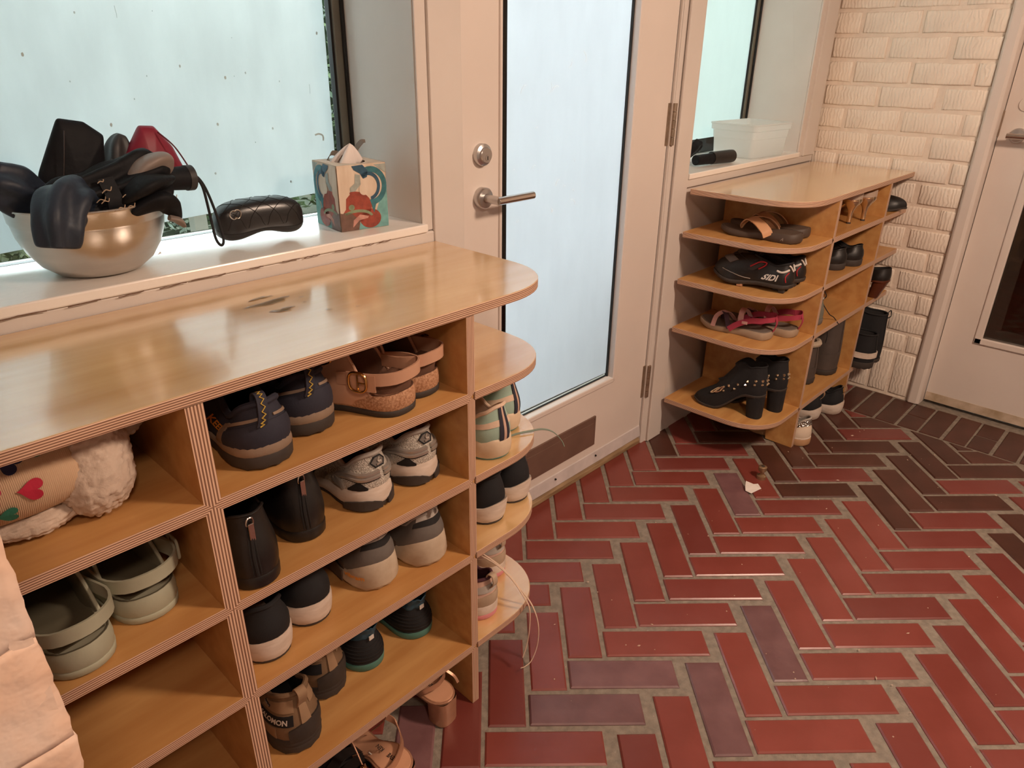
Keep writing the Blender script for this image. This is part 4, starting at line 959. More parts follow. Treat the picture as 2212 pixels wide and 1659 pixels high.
def blush(lab, group, loc, rot, side):
    S = Shoe('sneaker', lab, group, loc, rot, L=0.27, W=0.102, side=side, heelw=0.82, heelr=0.18)
    S.sole('outsole', 0.0, lambda s: 0.014+0.004*np.exp(-(s/0.1)**2), PINKR, 0.0, 0.001)
    S.sole('midsole', lambda s: 0.012+0*s, lambda s: 0.042-0.012*smooth01(0.1, 0.5, s), WSOLE, 0.001, 0.0, 0.001)
    S.upper(lambda s: 0.037-0.010*smooth01(0.1, 0.5, s), PINKF, oh=0.05, of=0.54, ow=0.66, zc=lambda s: 0.108-0.022*np.exp(-((s-0.4)/0.2)**2)+0.014*smooth01(0.6, 1, s), toeh=0.05, bulge=0.007)
    S.lining(WINE); S.collar(WINE, 0.004); S.tongue(LGREY, 0.04); S.laces(CREAM)
    S.patch('heel_counter', -6.5, 6.5, 0.02, lambda u: 0.26+0.16*math.sin(PI*u), BEIGE, 0.0024, 14, 4)
    S.patch('heel_band', -5.0, 5.0, 0.50, lambda u: 0.72+0.06*math.sin(PI*u), LGREY, 0.002, 14, 4)
    t = S.at(0, 1.0)[0]
    MB().ribbon(catmull([t+np.array([-0.004, 0, -0.026]), t+np.array([-0.018, 0, -0.01]), t+np.array([-0.016, 0, 0.012]), t+np.array([-0.002, 0, 0.012]), t+np.array([0.003, 0, -0.004])], 5), (0, 1, 0), 0.015, 0.0025).build('pull_loop', BEIGE, S.root, smooth=True)
    return S
blush('blush and beige sneaker with pink sole, nearer one of its pair, lowest end shelf', 'blush sneakers on the lowest end shelf', (0.078, 0.030, 0.176), 95, 1)
blush('blush and beige sneaker with pink sole, farther one of its pair, lowest end shelf', 'blush sneakers on the lowest end shelf', (0.192, 0.115, 0.176), 95, -1)
for nm, P in (('shoe_lace', [(0.110, 0.112, 0.292), (0.118, 0.06, 0.286), (0.128, 0.02, 0.262), (0.140, -0.006, 0.22), (0.152, -0.016, 0.18), (0.150, -0.019, 0.12), (0.143, -0.018, 0.075), (0.130, -0.018, 0.045)]),
              ('shoe_lace', [(0.120, 0.118, 0.29), (0.134, 0.06, 0.27), (0.152, 0.012, 0.22), (0.166, -0.012, 0.178), (0.178, -0.022, 0.12), (0.176, -0.024, 0.06), (0.158, -0.022, 0.018), (0.136, -0.02, 0.012), (0.122, -0.02, 0.018)])):
    o = MB().tube(catmull(P, 6), 0.0022, 6, flat=0.6).build(nm, CREAM, None, smooth=True)
    tag(o, 'pale untied lace dangling off the lowest end shelf, %s one' % ('shorter' if P[0][0] == 0.110 else 'longer, hooked'), 'lace', 'untied laces of the blush sneakers')
# ------------------------------------------------------------------ rose-gold sandals and a dark slide on the floor under the near bench
def heeled(lab, group, loc, rot, side, heel=0.058, straps=True, mat=ROSE, inmat=PEACH, W=0.078, L=0.25, words=None, name='heeled_sandal', tall=0.10):
    S = Shoe(name, lab, group, loc, rot, L=L, W=W, side=side, heelw=0.82, waist=0.62, heelr=0.16, spring=0.004, lift=lambda s: heel*(1-smooth01(0.22, 0.72, s)))
    S.sole('sole', 0.004, 0.012, mat, 0.001, 0.002)
    S.sole('insole', 0.0125, 0.015, inmat, -0.002, -0.003)
    hb = MB(); n = 20; rows = []
    for k in range(5):
        f = k/4; zz = (heel+0.009)*(1-f)
        rows.append([(0.028+(0.0285+0.001*(1-f))*math.copysign(abs(math.cos(a))**0.7, math.cos(a)), W*0.38*(1-0.06*f)*math.copysign(abs(math.sin(a))**0.7, math.sin(a)), zz) for a in np.linspace(0, 2*PI, n, endpoint=False)])
    hb.grid(np.array(rows), cv=True); hb.add(rows[-1], [tuple(range(n))]); hb.build('heel', mat, S.root, smooth=True, angle=50)
    if words:
        V, F = text_mesh(words, 0.0125, 0, 0.0003)
        MB().add([(0.040+x*0.8+0.02, -y*1.0 if False else y, heel+0.0165) for x, y, _ in V], F).build('lettering', PRINT, S.root, weld=False)
    return S
S = heeled('rose gold block heel sandal with dark insole lettering, nearest the camera on the floor', 'rose gold sandals under the bench', (-0.262, -0.072, 0), 96, 1, words='STEVE     KEN')
a = catmull([(0.075, 0.044, 0.068), (0.050, 0.062, 0.082), (0.036, 0.058, 0.086), (0.024, 0.02, 0.084), (0.045, -0.028, 0.086), (0.080, -0.046, 0.10), (0.10, -0.040, 0.112)], 6)
st = MB().ribbon(a, [(0.35, 0.0, 0.9)]*len(a), 0.014, 0.0025).build('ankle_strap', ROSE, S.root, smooth=True)
MB().tube(catmull([(0.10, -0.040, 0.112), (0.13, -0.030, 0.124), (0.16, -0.002, 0.112), (0.18, 0.02, 0.08)], 6), 0.0015, 6).build('thin_strap', ROSE, st, smooth=True)
MB().tube(catmull([(0.10, -0.040, 0.112), (0.125, -0.044, 0.07), (0.15, -0.036, 0.035)], 6), 0.0018, 6).build('thin_strap', ROSE, st, smooth=True)
bp_ = [(0.062+0.010*math.cos(t), 0.058, 0.083+0.012*math.sin(t)) for t in np.linspace(0, 2*PI, 18, endpoint=False)]
MB().tube(bp_, 0.0016, 6, closed=True).build('buckle', GOLD, st, smooth=True)
MB().ribbon(catmull([(0.062, 0.058, 0.085), (0.10, 0.050, 0.118), (0.14, 0.042, 0.125)], 6), (0.3, 0, 0.9), 0.007, 0.002).build('strap_tail', ROSE, st, smooth=True)
MB().ribbon(catmull([(0.185, 0.042, 0.010), (0.185, 0.036, 0.04), (0.185, 0.0, 0.056), (0.185, -0.036, 0.04), (0.185, -0.042, 0.010)], 6), (1, 0, 0), 0.03, 0.002).build('toe_strap', ROSE, S.root, smooth=True)
S = heeled('rose gold block heel sandal standing farther under the bench, by the right panel', 'rose gold sandals under the bench', (-0.088, -0.004, 0), 96, -1, words='STEVE')
a = catmull([(0.062, 0.035, 0.074), (0.048, 0.032, 0.090), (0.036, 0.0, 0.094), (0.048, -0.032, 0.092), (0.075, -0.038, 0.088)], 6)
st = MB().ribbon(a, (0.2, 0, 1), 0.011, 0.0025).build('ankle_strap', ROSE, S.root, smooth=True)
MB().ribbon(catmull([(0.048, -0.036, 0.098), (0.030, -0.044, 0.085), (0.020, -0.046, 0.070)], 5), (0.3, 0.9, 0.1), 0.006, 0.0015).build('strap_tail', ROSE, st, smooth=True)
MB().ribbon(catmull([(0.185, 0.04, 0.010), (0.185, 0.0, 0.054), (0.185, -0.04, 0.010)], 6), (1, 0, 0), 0.03, 0.002).build('toe_strap', ROSE, S.root, smooth=True)
S = Shoe('slide_sandal', 'dark slide sandal with layered straps, partly cut off under the near bench', 'shoes under the near bench', (-0.325, -0.030, 0), 97, L=0.25, W=0.09, side=1)
S.sole('sole', 0.0, 0.026, BLKL, 0.0, 0.001); S.sole('insole', 0.026, 0.029, DARKIN, -0.003, -0.004)
for q, (xx, h) in enumerate(((0.06, 0.060), (0.085, 0.070), (0.12, 0.075))):
    MB().ribbon(catmull([(xx, 0.044, 0.014), (xx, 0.046, 0.04), (xx-0.004, 0.0, h), (xx, -0.046, 0.04), (xx, -0.044, 0.014)], 6), (1, 0, 0), 0.022, 0.003).build('strap', BLKL, S.root, smooth=True)
MB().ribbon(catmull([(0.05, -0.043, 0.062), (0.03, -0.047, 0.05), (0.012, -0.042, 0.042)], 5), (0.3, 0.2, 1), 0.006, 0.002).build('strap_tail', LGREY, S.root, smooth=True)

# ------------------------------------------------------------------ right bench
# flip-flops on the top end shelf
BRNR = M('brown_eva', '#4a3c33', 0.6, var=0.1); FTAN = M('tan_strap', '#c08e66', 0.55, var=0.05)
def flipflop(lab, loc, rot, side):
    S = Shoe('flip_flop', lab, 'tan strap flip-flops', loc, rot, L=0.275, W=0.10, side=side, heelw=0.82, waist=0.74, spring=0.010)
    S.sole('sole', 0.0, lambda s: 0.030-0.012*smooth01(0.2, 0.7, s), BRNR, 0.0, 0.0, 0.0015, tread=0.002)
    S.sole('footbed', lambda s: 0.0295-0.012*smooth01(0.2, 0.7, s), lambda s: 0.031-0.012*smooth01(0.2, 0.7, s), M('brown_footbed', '#57483d', 0.75, var=0.1, bump=0.3, bs=200), -0.004, -0.005)
    for sg in (1, -1):
        P = catmull([(0.205, 0.0, 0.022), (0.198, sg*0.004, 0.040), (0.17, sg*0.018, 0.062), (0.135, sg*0.042, 0.058), (0.105, sg*0.047, 0.036), (0.095, sg*0.046, 0.018)], 6)
        MB().ribbon(P, [(0.55, 0.8*sg*0.9, -0.15)]*len(P), [0.006+0.030*math.sin(min(1, i/18)*PI/2) for i in range(len(P))], 0.003).build('strap', FTAN, S.root, smooth=True)
    V, F = text_mesh('A', 0.014, 0.4); MB().add([(0.045+x, -side*0.0+0.0475+0.0025, 0.012+y) if False else (0.05-x, 0.0452, 0.014+y) for x, y, _ in V], F).build('emblem', LGREY, S.root, weld=False)
flipflop('tan strap brown flip-flop, front one of its pair on the far bench top end shelf', (1.492, 0.030, 0.810), 95, 1)
flipflop('tan strap brown flip-flop, rear one of its pair against the upright panel', (1.588, 0.046, 0.810), 94, -1)
# cycling shoes
def cycling(lab, loc, rot, side, logo):
    S = Shoe('cycling_shoe', lab, 'black cycling shoes', loc, rot, L=0.278, W=0.098, side=side, heelw=0.78, spring=0.02, lift=lambda s: 0.016-0.008*smooth01(0.3, 0.7, s))
    S.sole('outsole', 0.0, 0.014, DKR, 0.0, 0.002)
    for q, (xx, yy) in enumerate(((0.03, 0.02), (0.03, -0.02), (0.055, 0.0), (0.17, 0.03), (0.17, -0.03), (0.20, 0.0))):
        MB().box(xx-0.010, xx+0.010, yy-0.008, yy+0.008, 0.001, 0.020).build('cleat_lug', CORK if q > 2 else DKR, S.root, bevel=0.002)
    S.upper(0.012, BLKL, oh=0.05, of=0.5, ow=0.66, zc=lambda s: 0.085-0.012*np.exp(-((s-0.36)/0.2)**2)+0.010*smooth01(0.6, 1, s), toeh=0.05, bulge=0.006)
    S.lining(DARKIN); S.collar(BLACKF, 0.004); S.tongue(BLACKF, 0.02)
    for k, dt in enumerate((2.5, 4.6)): S.patch('strap', 22-dt-2.6, 22+dt+2.6, 0.72-0.3*(k == 0), 0.90-0.3*(k == 0), BLKL if k else GREYF, 0.004, 14, 3)
    for sg in (1, -1):
        S.line('white_flash', [(sg*3.0, 0.72), (sg*5.5, 0.62), (sg*7.5, 0.72)], 0.0036, WHITEP, 6, 0.0015)
        S.line('white_flash', [(sg*0.8, 0.60), (sg*2.0, 0.82), (sg*3.2, 0.92)], 0.0030, WHITEP, 6, 0.0015)
        S.line('red_flash', [(sg*3.6, 0.15), (sg*4.0, 0.4), (sg*3.0, 0.6)], 0.0018, M('red_trim', '#b5262c', 0.4), 6, 0.0015)
        S.line('white_flash', [(sg*11, 0.12), (sg*14.5, 0.22), (sg*17, 0.2)], 0.0012, LGREY, 6, 0.001)
    c = NT-13.2 if side > 0 else 13.2
    S.line('ratchet_frame', [(c-0.8, 0.60), (c-0.8, 0.86), (c+0.9, 0.92), (c+0.9, 0.62)], 0.0026, MATS['red_trim'], 5, 0.004)
    S.patch('ratchet', c-0.5, c+0.6, 0.50, 0.86, DKR, 0.006, 4, 4)
    if logo: S.text('SIDI', NT-7.6, 0.30, 0.030, WHITEP, 0.0018, bold=0.001, shear=0.0)
cycling('black cycling shoe with red ratchet and white lettering, front one of its pair', (1.492, 0.030, 0.6426), 97, 1, True)
cycling('black cycling shoe with white heel flash, rear one of its pair against the panel', (1.596, 0.036, 0.6426), 96, -1, False)
# pink strappy sport sandals
MAG = FB('magenta_webbing', '#a8384f'); LPK = FB('pale_pink_webbing', '#cf9f98'); PLM = FB('plum_webbing', '#4a3440')
def pink_sandal(lab, loc, rot, side):
    S = Shoe('sport_sandal', lab, 'magenta strappy sport sandals', loc, rot, L=0.265, W=0.098, side=side, heelw=0.8, waist=0.74, spring=0.012)
    S.sole('sole', 0.0, lambda s: 0.028-0.008*smooth01(0.2, 0.7, s), M('taupe_eva', '#a08a74', 0.65, var=0.06), 0.0, 0.001, 0.0015)
    S.sole('footbed', lambda s: 0.0275-0.008*smooth01(0.2, 0.7, s), lambda s: 0.030-0.008*smooth01(0.2, 0.7, s), M('grey_footbed', '#6d6158', 0.75, var=0.1), -0.004, -0.005)
    def R(nm, pts, w_, m, wd=(1, 0, 0.2)): MB().ribbon(catmull(pts, 6), wd, w_, 0.0022).build(nm, m, S.root, smooth=True)
    R('toe_strap', [(0.20, 0.047, 0.018), (0.198, 0.02, 0.052), (0.175, -0.02, 0.060), (0.15, -0.047, 0.022)], 0.016, LPK)
    R('toe_strap', [(0.20, -0.046, 0.018), (0.19, -0.015, 0.055), (0.165, 0.02, 0.060), (0.14, 0.048, 0.022)], 0.016, PLM)
    R('side_strap', [(0.14, 0.049, 0.020), (0.11, 0.052, 0.046), (0.07, 0.048, 0.066), (0.03, 0.040, 0.072)], 0.020, MAG, (0.1, 0.1, 1))
    R('side_strap', [(0.14, -0.049, 0.020), (0.11, -0.052, 0.046), (0.07, -0.048, 0.066), (0.03, -0.040, 0.072)], 0.020, MAG, (0.1, 0.1, 1))
    R('instep_strap', [(0.10, 0.050, 0.050), (0.11, 0.02, 0.084), (0.11, -0.02, 0.084), (0.10, -0.050, 0.050)], 0.018, LPK)
    R('heel_strap', [(0.04, 0.042, 0.070), (0.008, 0.034, 0.078), (-0.004, 0.0, 0.076), (0.008, -0.034, 0.078), (0.04, -0.042, 0.070)], 0.018, MAG, (0, 0.05, 1))
    R('heel_pull', [(-0.004, 0.0, 0.084), (-0.010, 0.0, 0.06), (-0.002, 0.0, 0.03)], 0.014, MAG, (0, 1, 0))
    MB().box(0.075, 0.095, 0.050, 0.054, 0.052, 0.062).build('logo_tab', LPK, S.root, bevel=0.001)
pink_sandal('magenta strappy sport sandal, front one of its pair on the third far end shelf', (1.500, 0.076, 0.4616), 96, 1)
pink_sandal('magenta strappy sport sandal, rear one of its pair against the panel', (1.590, 0.024, 0.4616), 95, -1)
# studded ankle boots
def studded(lab, loc, rot, side, tassel):
    heel = 0.082
    S = Shoe('ankle_boot', lab, 'studded heeled ankle boots', loc, rot, L=0.262, W=0.09, side=side, heelw=0.80, waist=0.7, spring=0.006, lift=lambda s: heel*(1-smooth01(0.20, 0.66, s)), toew=0.6, heelr=0.17)
    S.sole('outsole', 0.0, 0.010, DKR, 0.0, 0.001)
    rows = []
    for k in range(6):
        f = k/5; rows.append([(0.034-0.004*f+(0.032+0.003*f*0)*(1-0.16*f)*math.copysign(abs(math.cos(a))**0.75, math.cos(a)), 0.034*(1-0.14*f)*math.copysign(abs(math.sin(a))**0.75, math.sin(a)), (heel+0.004)*(1-f)) for a in np.linspace(0, 2*PI, 24, endpoint=False)])
    b = MB().grid(np.array(rows), cv=True); b.add(rows[-1], [tuple(range(24))]); b.build('block_heel', BLACKF, S.root, smooth=True, angle=50)
    S.upper(0.008, BLACKF, oh=0.03, of=0.47, ow=0.80, zc=lambda s: 0.118+0.0*s-0.010*np.exp(-((s-0.45)/0.15)**2)+heel*0.25*smooth01(0.3, 1, s), toeh=0.042, bulge=0.006, lean=0.004, vk=0.10, vq=0.85)
    S.lining(DARKIN); S.collar(BLACKF, 0.003)
    for sg in (1, -1):
        for row in (0, 1):
            tv = [(sg*q, 0.36+0.13*row+0.02*math.sin(q*0.5)) for q in np.linspace(0.5, 13.0, 6)]
            for (t, v) in tv[::1]:
                p, n = S.at(t, v, 0.0); n = Vector(n); u = n.orthogonal().normalized(); q = n.cross(u); P = Vector(p)
                ring = [P+0.0062*(math.cos(a)*u+math.sin(a)*q) for a in np.linspace(0, 2*PI, 6, endpoint=False)]
                MB().add(ring+[P+n*0.0075], [(i, (i+1) % 6, 6) for i in range(6)]).build('stud', M('pale_gold_stud', '#f0dcbc', 0.16, 0.9), S.root)
        S.patch('strap', sg*0.3, sg*15.5, lambda u: 0.34, lambda u: 0.52, BLACKF, 0.0016, 20, 3)
    c = NT-14.8 if side > 0 else 14.8
    for q in (-0.9, 0.5):
        pts = [S.at(c+q*0.95+0.5*math.copysign(abs(math.cos(a))**0.4, math.cos(a)), 0.43+0.075*math.copysign(abs(math.sin(a))**0.4, math.sin(a)), 0.0045)[0] for a in np.linspace(0, 2*PI, 20, endpoint=False)]
        MB().tube(pts, 0.0024, 6, closed=True).build('buckle', MATS['pale_gold_stud'], S.root, smooth=True)
    if tassel:
        t = S.T[NT//2]; MB().ribbon(catmull([(t[0]+0.006, 0.01, t[2]-0.05), (t[0]+0.03, 0.016, t[2]-0.058), (t[0]+0.048, 0.018, t[2]-0.068)], 5), (0, 0.2, 1), 0.008, 0.002).build('zip_tassel', BLACKF, S.root)
studded('black heeled ankle boot with gold studs and buckle, front one of its pair', (1.470, 0.048, 0.173), 97, 1, True)
studded('black heeled ankle boot with gold studs, rear one of its pair against the panel', (1.574, 0.018, 0.173), 97, -1, False)
# bronze stiletto sandals, top cubby
BRZ = M('bronze_heel', '#d9c2a4', 0.22, 0.9); CHMP = M('champagne_leather', '#b9a391', 0.4, 0.2)
def kitten(lab, loc, rot, side):
    heel = 0.080
    S = Shoe('stiletto_sandal', lab, 'bronze stiletto sandals', loc, rot, L=0.24, W=0.078, side=side, heelw=0.86, waist=0.6, heelr=0.17, spring=0.004, lift=lambda s: heel*(1-smooth01(0.18, 0.7, s)))
    S.sole('sole', 0.003, 0.010, BRZ, 0.0, 0.001); S.sole('insole', 0.010, 0.013, CHMP, -0.001, -0.002)
    pr = [(0.0075, 0.0), (0.008, 0.002), (0.0085, 0.035), (0.012, 0.050), (0.022, 0.066), (0.032, 0.080), (0.033, heel+0.006)]
    MB().lathe(pr, 20, c=(0.031, 0.0), cap=True).build('heel', BRZ, S.root, smooth=True)
    MB().lathe([(0.0082, -0.0), (0.0082, 0.006)], 14, c=(0.031, 0), cap=True).build('heel_tip', DKR, S.root)
    S.band('heel_counter', -7, 7, 0.008, lambda u: 0.016+0.016*math.sin(PI*u), CHMP, -0.001, 18, 0.003)
    MB().ribbon(catmull([(0.16, 0.038, 0.012), (0.16, 0.0, 0.05), (0.16, -0.038, 0.012)], 6), (1, 0, 0), 0.03, 0.002).build('toe_strap', CHMP, S.root, smooth=True)
kitten('bronze stiletto sandal in the far top cubby, left one of its pair', (1.925, 0.010, 0.810), 92, 1); kitten('bronze stiletto sandal in the far top cubby, right one of its pair', (2.016, -0.008, 0.810), 92, -1)
def loafer(lab, loc, rot, side):
    S = Shoe('loafer', lab, 'black leather loafers', loc, rot, L=0.275, W=0.096, side=side, heelw=0.86, heelr=0.18, spring=0.008)
    S.sole('outsole', 0.0, lambda s: 0.024-0.014*smooth01(0.22, 0.36, s), DKR, 0.001, 0.002)
    S.upper(lambda s: 0.022-0.013*smooth01(0.22, 0.36, s), BLKL, oh=0.03, of=0.55, ow=0.68, zc=lambda s: 0.082-0.020*np.exp(-((s-0.36)/0.22)**2)+0.010*smooth01(0.6, 1, s), toeh=0.045, bulge=0.007)
    S.lining(DARKIN); S.collar(BLKL, 0.0025); S.patch('heel_counter', -6, 6, 0.02, lambda u: 0.5+0.2*math.sin(PI*u), BLKL, 0.0016)
loafer('black leather loafer in the far second cubby, left one of its pair', (1.910, 0.018, 0.6426), 92, 1); loafer('black leather loafer in the far second cubby, right one of its pair', (2.012, -0.006, 0.6426), 92, -1)
S = Shoe('laced_shoe', 'grey laced shoe at the left of the far third cubby, mostly hidden by the panel', 'shoes in the far third cubby', (1.772, 0.012, 0.4616), 90, L=0.28, W=0.10, side=1)
S.sole('outsole', 0.0, 0.022, GREYF, 0.0, 0.002); S.upper(0.02, FB('grey_green_suede', '#6e6c60'), oh=0.04, of=0.55, ow=0.66, zc=lambda s: 0.10-0.02*np.exp(-((s-0.4)/0.2)**2)+0.016*smooth01(0.6, 1, s), toeh=0.05, bulge=0.006); S.lining(DARKIN); S.collar(LGREY, 0.004); S.tongue(LGREY, 0.03); S.laces(LGREY)
MB().tube(catmull([(0.10, -0.03, 0.11), (0.06, -0.05, 0.13), (0.02, -0.052, 0.10), (0.03, -0.056, 0.07), (0.0, -0.06, 0.03), (-0.012, -0.085, 0.012), (-0.030, -0.095, -0.012)], 6), 0.0018, 6).build('lace', BLACKF, S.root, smooth=True)
GRB = FB('grey_boot_leather', '#4d433e', rough=0.6); SHEAR = M('shearling', '#b7a692', 0.95, var=0.1, bump=0.8, bs=90, bdist=0.004)
def tall_boot(lab, grp, loc, rot, side, h, m, L=0.275, W=0.108, sole=None, cuff=None, laces=True, solh=0.024, name='boot', ow=0.84, loop=False, of=0.46):
    S = Shoe(name, lab, grp, loc, rot, L=L, W=W, side=side, heelw=0.86, heelr=0.2)
    S.sole('outsole', 0.0, solh, sole or DKR, 0.001, 0.003, tread=0.003)
    S.upper(solh-0.002, m, oh=0.03, of=of, ow=ow, zc=lambda s: h+0.012*smooth01(0.5, 1, s), toeh=0.05, bulge=0.004, vk=0.12, vq=0.8)
    S.lining(DARKIN); S.collar(cuff or m, 0.012 if cuff else 0.004)
    S.patch('heel_counter', -8, 8, 0.01, lambda u: 0.24+0.06*math.sin(PI*u), m, 0.0022); S.patch('back_stay', -1.0, 1.0, 0.1, 0.98, m, 0.0026, 3, 12)
    for sg in (1, -1):
        if laces:
            for q in range(6):
                p, n = S.at(sg*16.6, 0.40+0.09*q, 0.001); e = MB().lathe([(0.0, 0.0015), (0.003, 0.001), (0.0035, 0)], 8).build('eyelet', DARKIN, S.root); e.location = p; e.rotation_euler = Vector(n).to_track_quat('Z', 'Y').to_euler()
    if loop:
        t = S.at(0, 1.0)[0]; MB().ribbon(catmull([t+np.array([0.002, 0, -0.02]), t+np.array([-0.014, 0, -0.004]), t+np.array([-0.008, 0, 0.018]), t+np.array([0.004, 0, 0.0])], 5), (0, 1, 0), 0.014, 0.002).build('pull_loop', m, S.root, smooth=True)
    return S
tall_boot('tall grey lace boot in the far bottom cubby, right one of its pair', 'grey lace boots', (2.058, 0.014, 0.173), 95, -1, 0.252, GRB, W=0.128, ow=0.90)
S = tall_boot('grey lace boot with pale fleece cuff, half hidden in the far bottom cubby', 'grey lace boots', (1.895, 0.040, 0.173), 93, 1, 0.17, GRB, cuff=SHEAR)
MB().tube(catmull([(0.02, -0.03, 0.2), (0.0, -0.04, 0.215), (-0.006, -0.042, 0.19), (-0.004, -0.042, 0.165)], 5), 0.0016, 6).build('lace', BLACKF, S.root, smooth=True)
# shoes on the floor under the far bench
def court(lab, loc, rot, side, txt):
    S = Shoe('sneaker', lab, 'white sneakers with sequin heels under the far bench', loc, rot, L=0.27, W=0.10, side=side, heelw=0.84, heelr=0.19)
    S.sole('outsole', 0.0, 0.028, M('gum_sole', '#b98f68', 0.6, var=0.06), 0.0, 0.001); S.sole('midsole', 0.027, 0.032, WSOLE, 0.0, 0.0)
    S.upper(0.03, M('white_leather', '#d9c6b2', 0.45, var=0.03), oh=0.05, of=0.52, ow=0.66, zc=lambda s: 0.112-0.028*np.exp(-((s-0.36)/0.2)**2)+0.01*smooth01(0.6, 1, s), toeh=0.05, bulge=0.006)
    S.lining(LGREY); S.collar(LGREY, 0.004); S.patch('sequin_tab', -7, 7, 0.66, 0.98, M('sequins', '#c9c3bd', 0.25, 0.9, bump=1.0, bs=160, kind='voronoi', bdist=0.004, hex2='#8d8883', vs=150, detail=0), 0.002, 14, 5)
    if txt: S.text('SN', 1.9, 0.30, 0.034, PRINT, 0.0022, rot=0.15)
court('white sneaker with dark letters and glittery heel, front one by the far bench foot', (1.722, -0.052, 0), 95, 1, True); court('white sneaker with glittery heel, set back behind its lettered mate', (1.812, 0.050, 0), 95, -1, False)
def bw(lab, loc, rot, side):
    S = Shoe('sneaker', lab, 'black sneakers under the far bench', loc, rot, L=0.275, W=0.104, side=side, heelw=0.8, heelr=0.18)
    S.sole('midsole', 0.0, lambda s: 0.042+0.014*np.exp(-(s/0.08)**2)-0.014*smooth01(0.1, 0.6, s), WSOLE, -0.002, 0.004, 0.003)
    S.upper(lambda s: 0.038-0.014*smooth01(0.1, 0.6, s), BLACKF, oh=0.05, of=0.52, ow=0.66, zc=lambda s: 0.118-0.028*np.exp(-((s-0.36)/0.2)**2)+0.01*smooth01(0.6, 1, s), toeh=0.05, bulge=0.006)
    S.lining(DARKIN); S.collar(BLACKF, 0.004); t = S.at(0, 1.0)[0]
    MB().ribbon(catmull([t+np.array([-0.003, 0, -0.03]), t+np.array([-0.016, 0, -0.01]), t+np.array([-0.012, 0, 0.008]), t+np.array([0.002, 0, 0.004])], 5), (0, 1, 0), 0.012, 0.0025).build('pull_loop', TANF, S.root, smooth=True)
bw('black sneaker with white sole under the far bench, left one of its pair', (1.962, 0.010, 0), 96, 1); bw('black sneaker with white sole and tan heel loop under the far bench, right one', (2.078, -0.036, 0), 97, -1)
# narrow column beside the brick wall
S = Shoe('pointed_flat', 'black pointed flat shoe with its toe poking out by the brick wall', 'shoes in the column by the brick wall', (2.300, 0.222, 0.810), -88, L=0.262, W=0.092, side=1, toew=0.35, toer=0.4)
S.sole('outsole', 0.0, 0.008, DKR); S.upper(0.007, BLKL, oh=0.03, of=0.6, ow=0.74, zc=lambda s: 0.058-0.012*np.exp(-((s-0.4)/0.25)**2), toeh=0.038, bulge=0.004); S.lining(DARKIN)
S = Shoe('pump', 'black pump with brown slanted block heel by the brick wall', 'shoes in the column by the brick wall', (2.280, -0.050, 0.4616), 96, L=0.235, W=0.085, side=1, heelw=0.9, waist=0.66, heelr=0.18, spring=0.004, lift=lambda s: 0.07*(1-smooth01(0.2, 0.7, s)))
S.sole('outsole', 0.0, 0.008, M('chestnut_heel', '#5a2d1c', 0.35, var=0.15)); S.upper(0.007, BLKL, oh=0.02, of=0.62, ow=0.76, zc=lambda s: 0.060-0.012*np.exp(-((s-0.4)/0.25)**2), toeh=0.038, bulge=0.004); S.lining(DARKIN)
rows = [[(0.032+0.018*f+0.030*(1-0.35*f)*math.copysign(abs(math.cos(a))**0.6, math.cos(a)), 0.034*(1-0.3*f)*math.copysign(abs(math.sin(a))**0.6, math.sin(a)), 0.073*(1-f)) for a in np.linspace(0, 2*PI, 20, endpoint=False)] for f in (0, 0.3, 0.7, 1.0)]
b = MB().grid(np.array(rows), cv=True); b.add(rows[-1], [tuple(range(20))]); b.build('block_heel', MATS['chestnut_heel'], S.root, smooth=True, angle=50)
tall_boot('tall black pull-on boot with heel loop in the bottom cubby by the brick wall', 'black boots by the brick wall', (2.318, -0.070, 0.173), 100, -1, 0.215, BLACKF, W=0.098, laces=False, loop=True, solh=0.018)
S = tall_boot('black low boot with pale sole band in the bottom cubby by the brick wall', 'black boots by the brick wall', (2.224, -0.075, 0.173), 96, 1, 0.15, BLACKF, W=0.092, laces=False, solh=0.03)
S.band('pale_band', -12, 12, lambda u: 0.050, lambda u: 0.075-0.004*u, WSOLE, 0.005, 24, 0.004)

# ------------------------------------------------------------------ fleece-lined knit slippers in the left column
KNIT = M('cream_knit', '#c9a98a', 0.9, bump=0.5, bs=150, kind='knit', bdist=0.001, var=0.05, vs=20); SHERPA = M('sherpa_fleece', '#cbb7a6', 0.95, var=0.06, vs=40, bump=0.5, bs=120, bdist=0.003)
HR = FB('heart_red', '#b5203c'); HB = FB('heart_blue', '#23284a'); HG = FB('heart_green', '#2f7a63'); HM = FB('heart_magenta', '#b02a50')
from mathutils import noise
def sherpa(name, c, rad, rotz, tilt, seed, parent, flat=1.0, n=84, m=52):
    R = Matrix.Rotation(rotz, 3, 'Z') @ Matrix.Rotation(tilt, 3, 'Y'); V = []
    for i in range(n):
        row = []
        for j in range(m+1):
            a = 2*PI*i/n; b = -PI/2+PI*j/m
            d = Vector((math.copysign(abs(math.cos(b))**0.75, math.cos(b))*math.cos(a), math.copysign(abs(math.cos(b))**0.75, math.cos(b))*math.sin(a), math.copysign(abs(math.sin(b))**0.8, math.sin(b))))
            p = Vector((d.x*rad[0], d.y*rad[1], d.z*rad[2]))
            q = p*105+Vector((seed*5, 0, 0)); dd, _ = noise.voronoi(q); k = 0.0062*(min(1, 1.6*(dd[1]-dd[0]))**0.5)+0.006*noise.noise(p*24+Vector((seed, 0, 0)))
            p = p+p.normalized()*k; row.append(tuple(Vector(c)+R @ p))
        V.append(row)
    return MB().grid(np.array(V), cu=True).build(name, SHERPA, parent, smooth=True, angle=180)
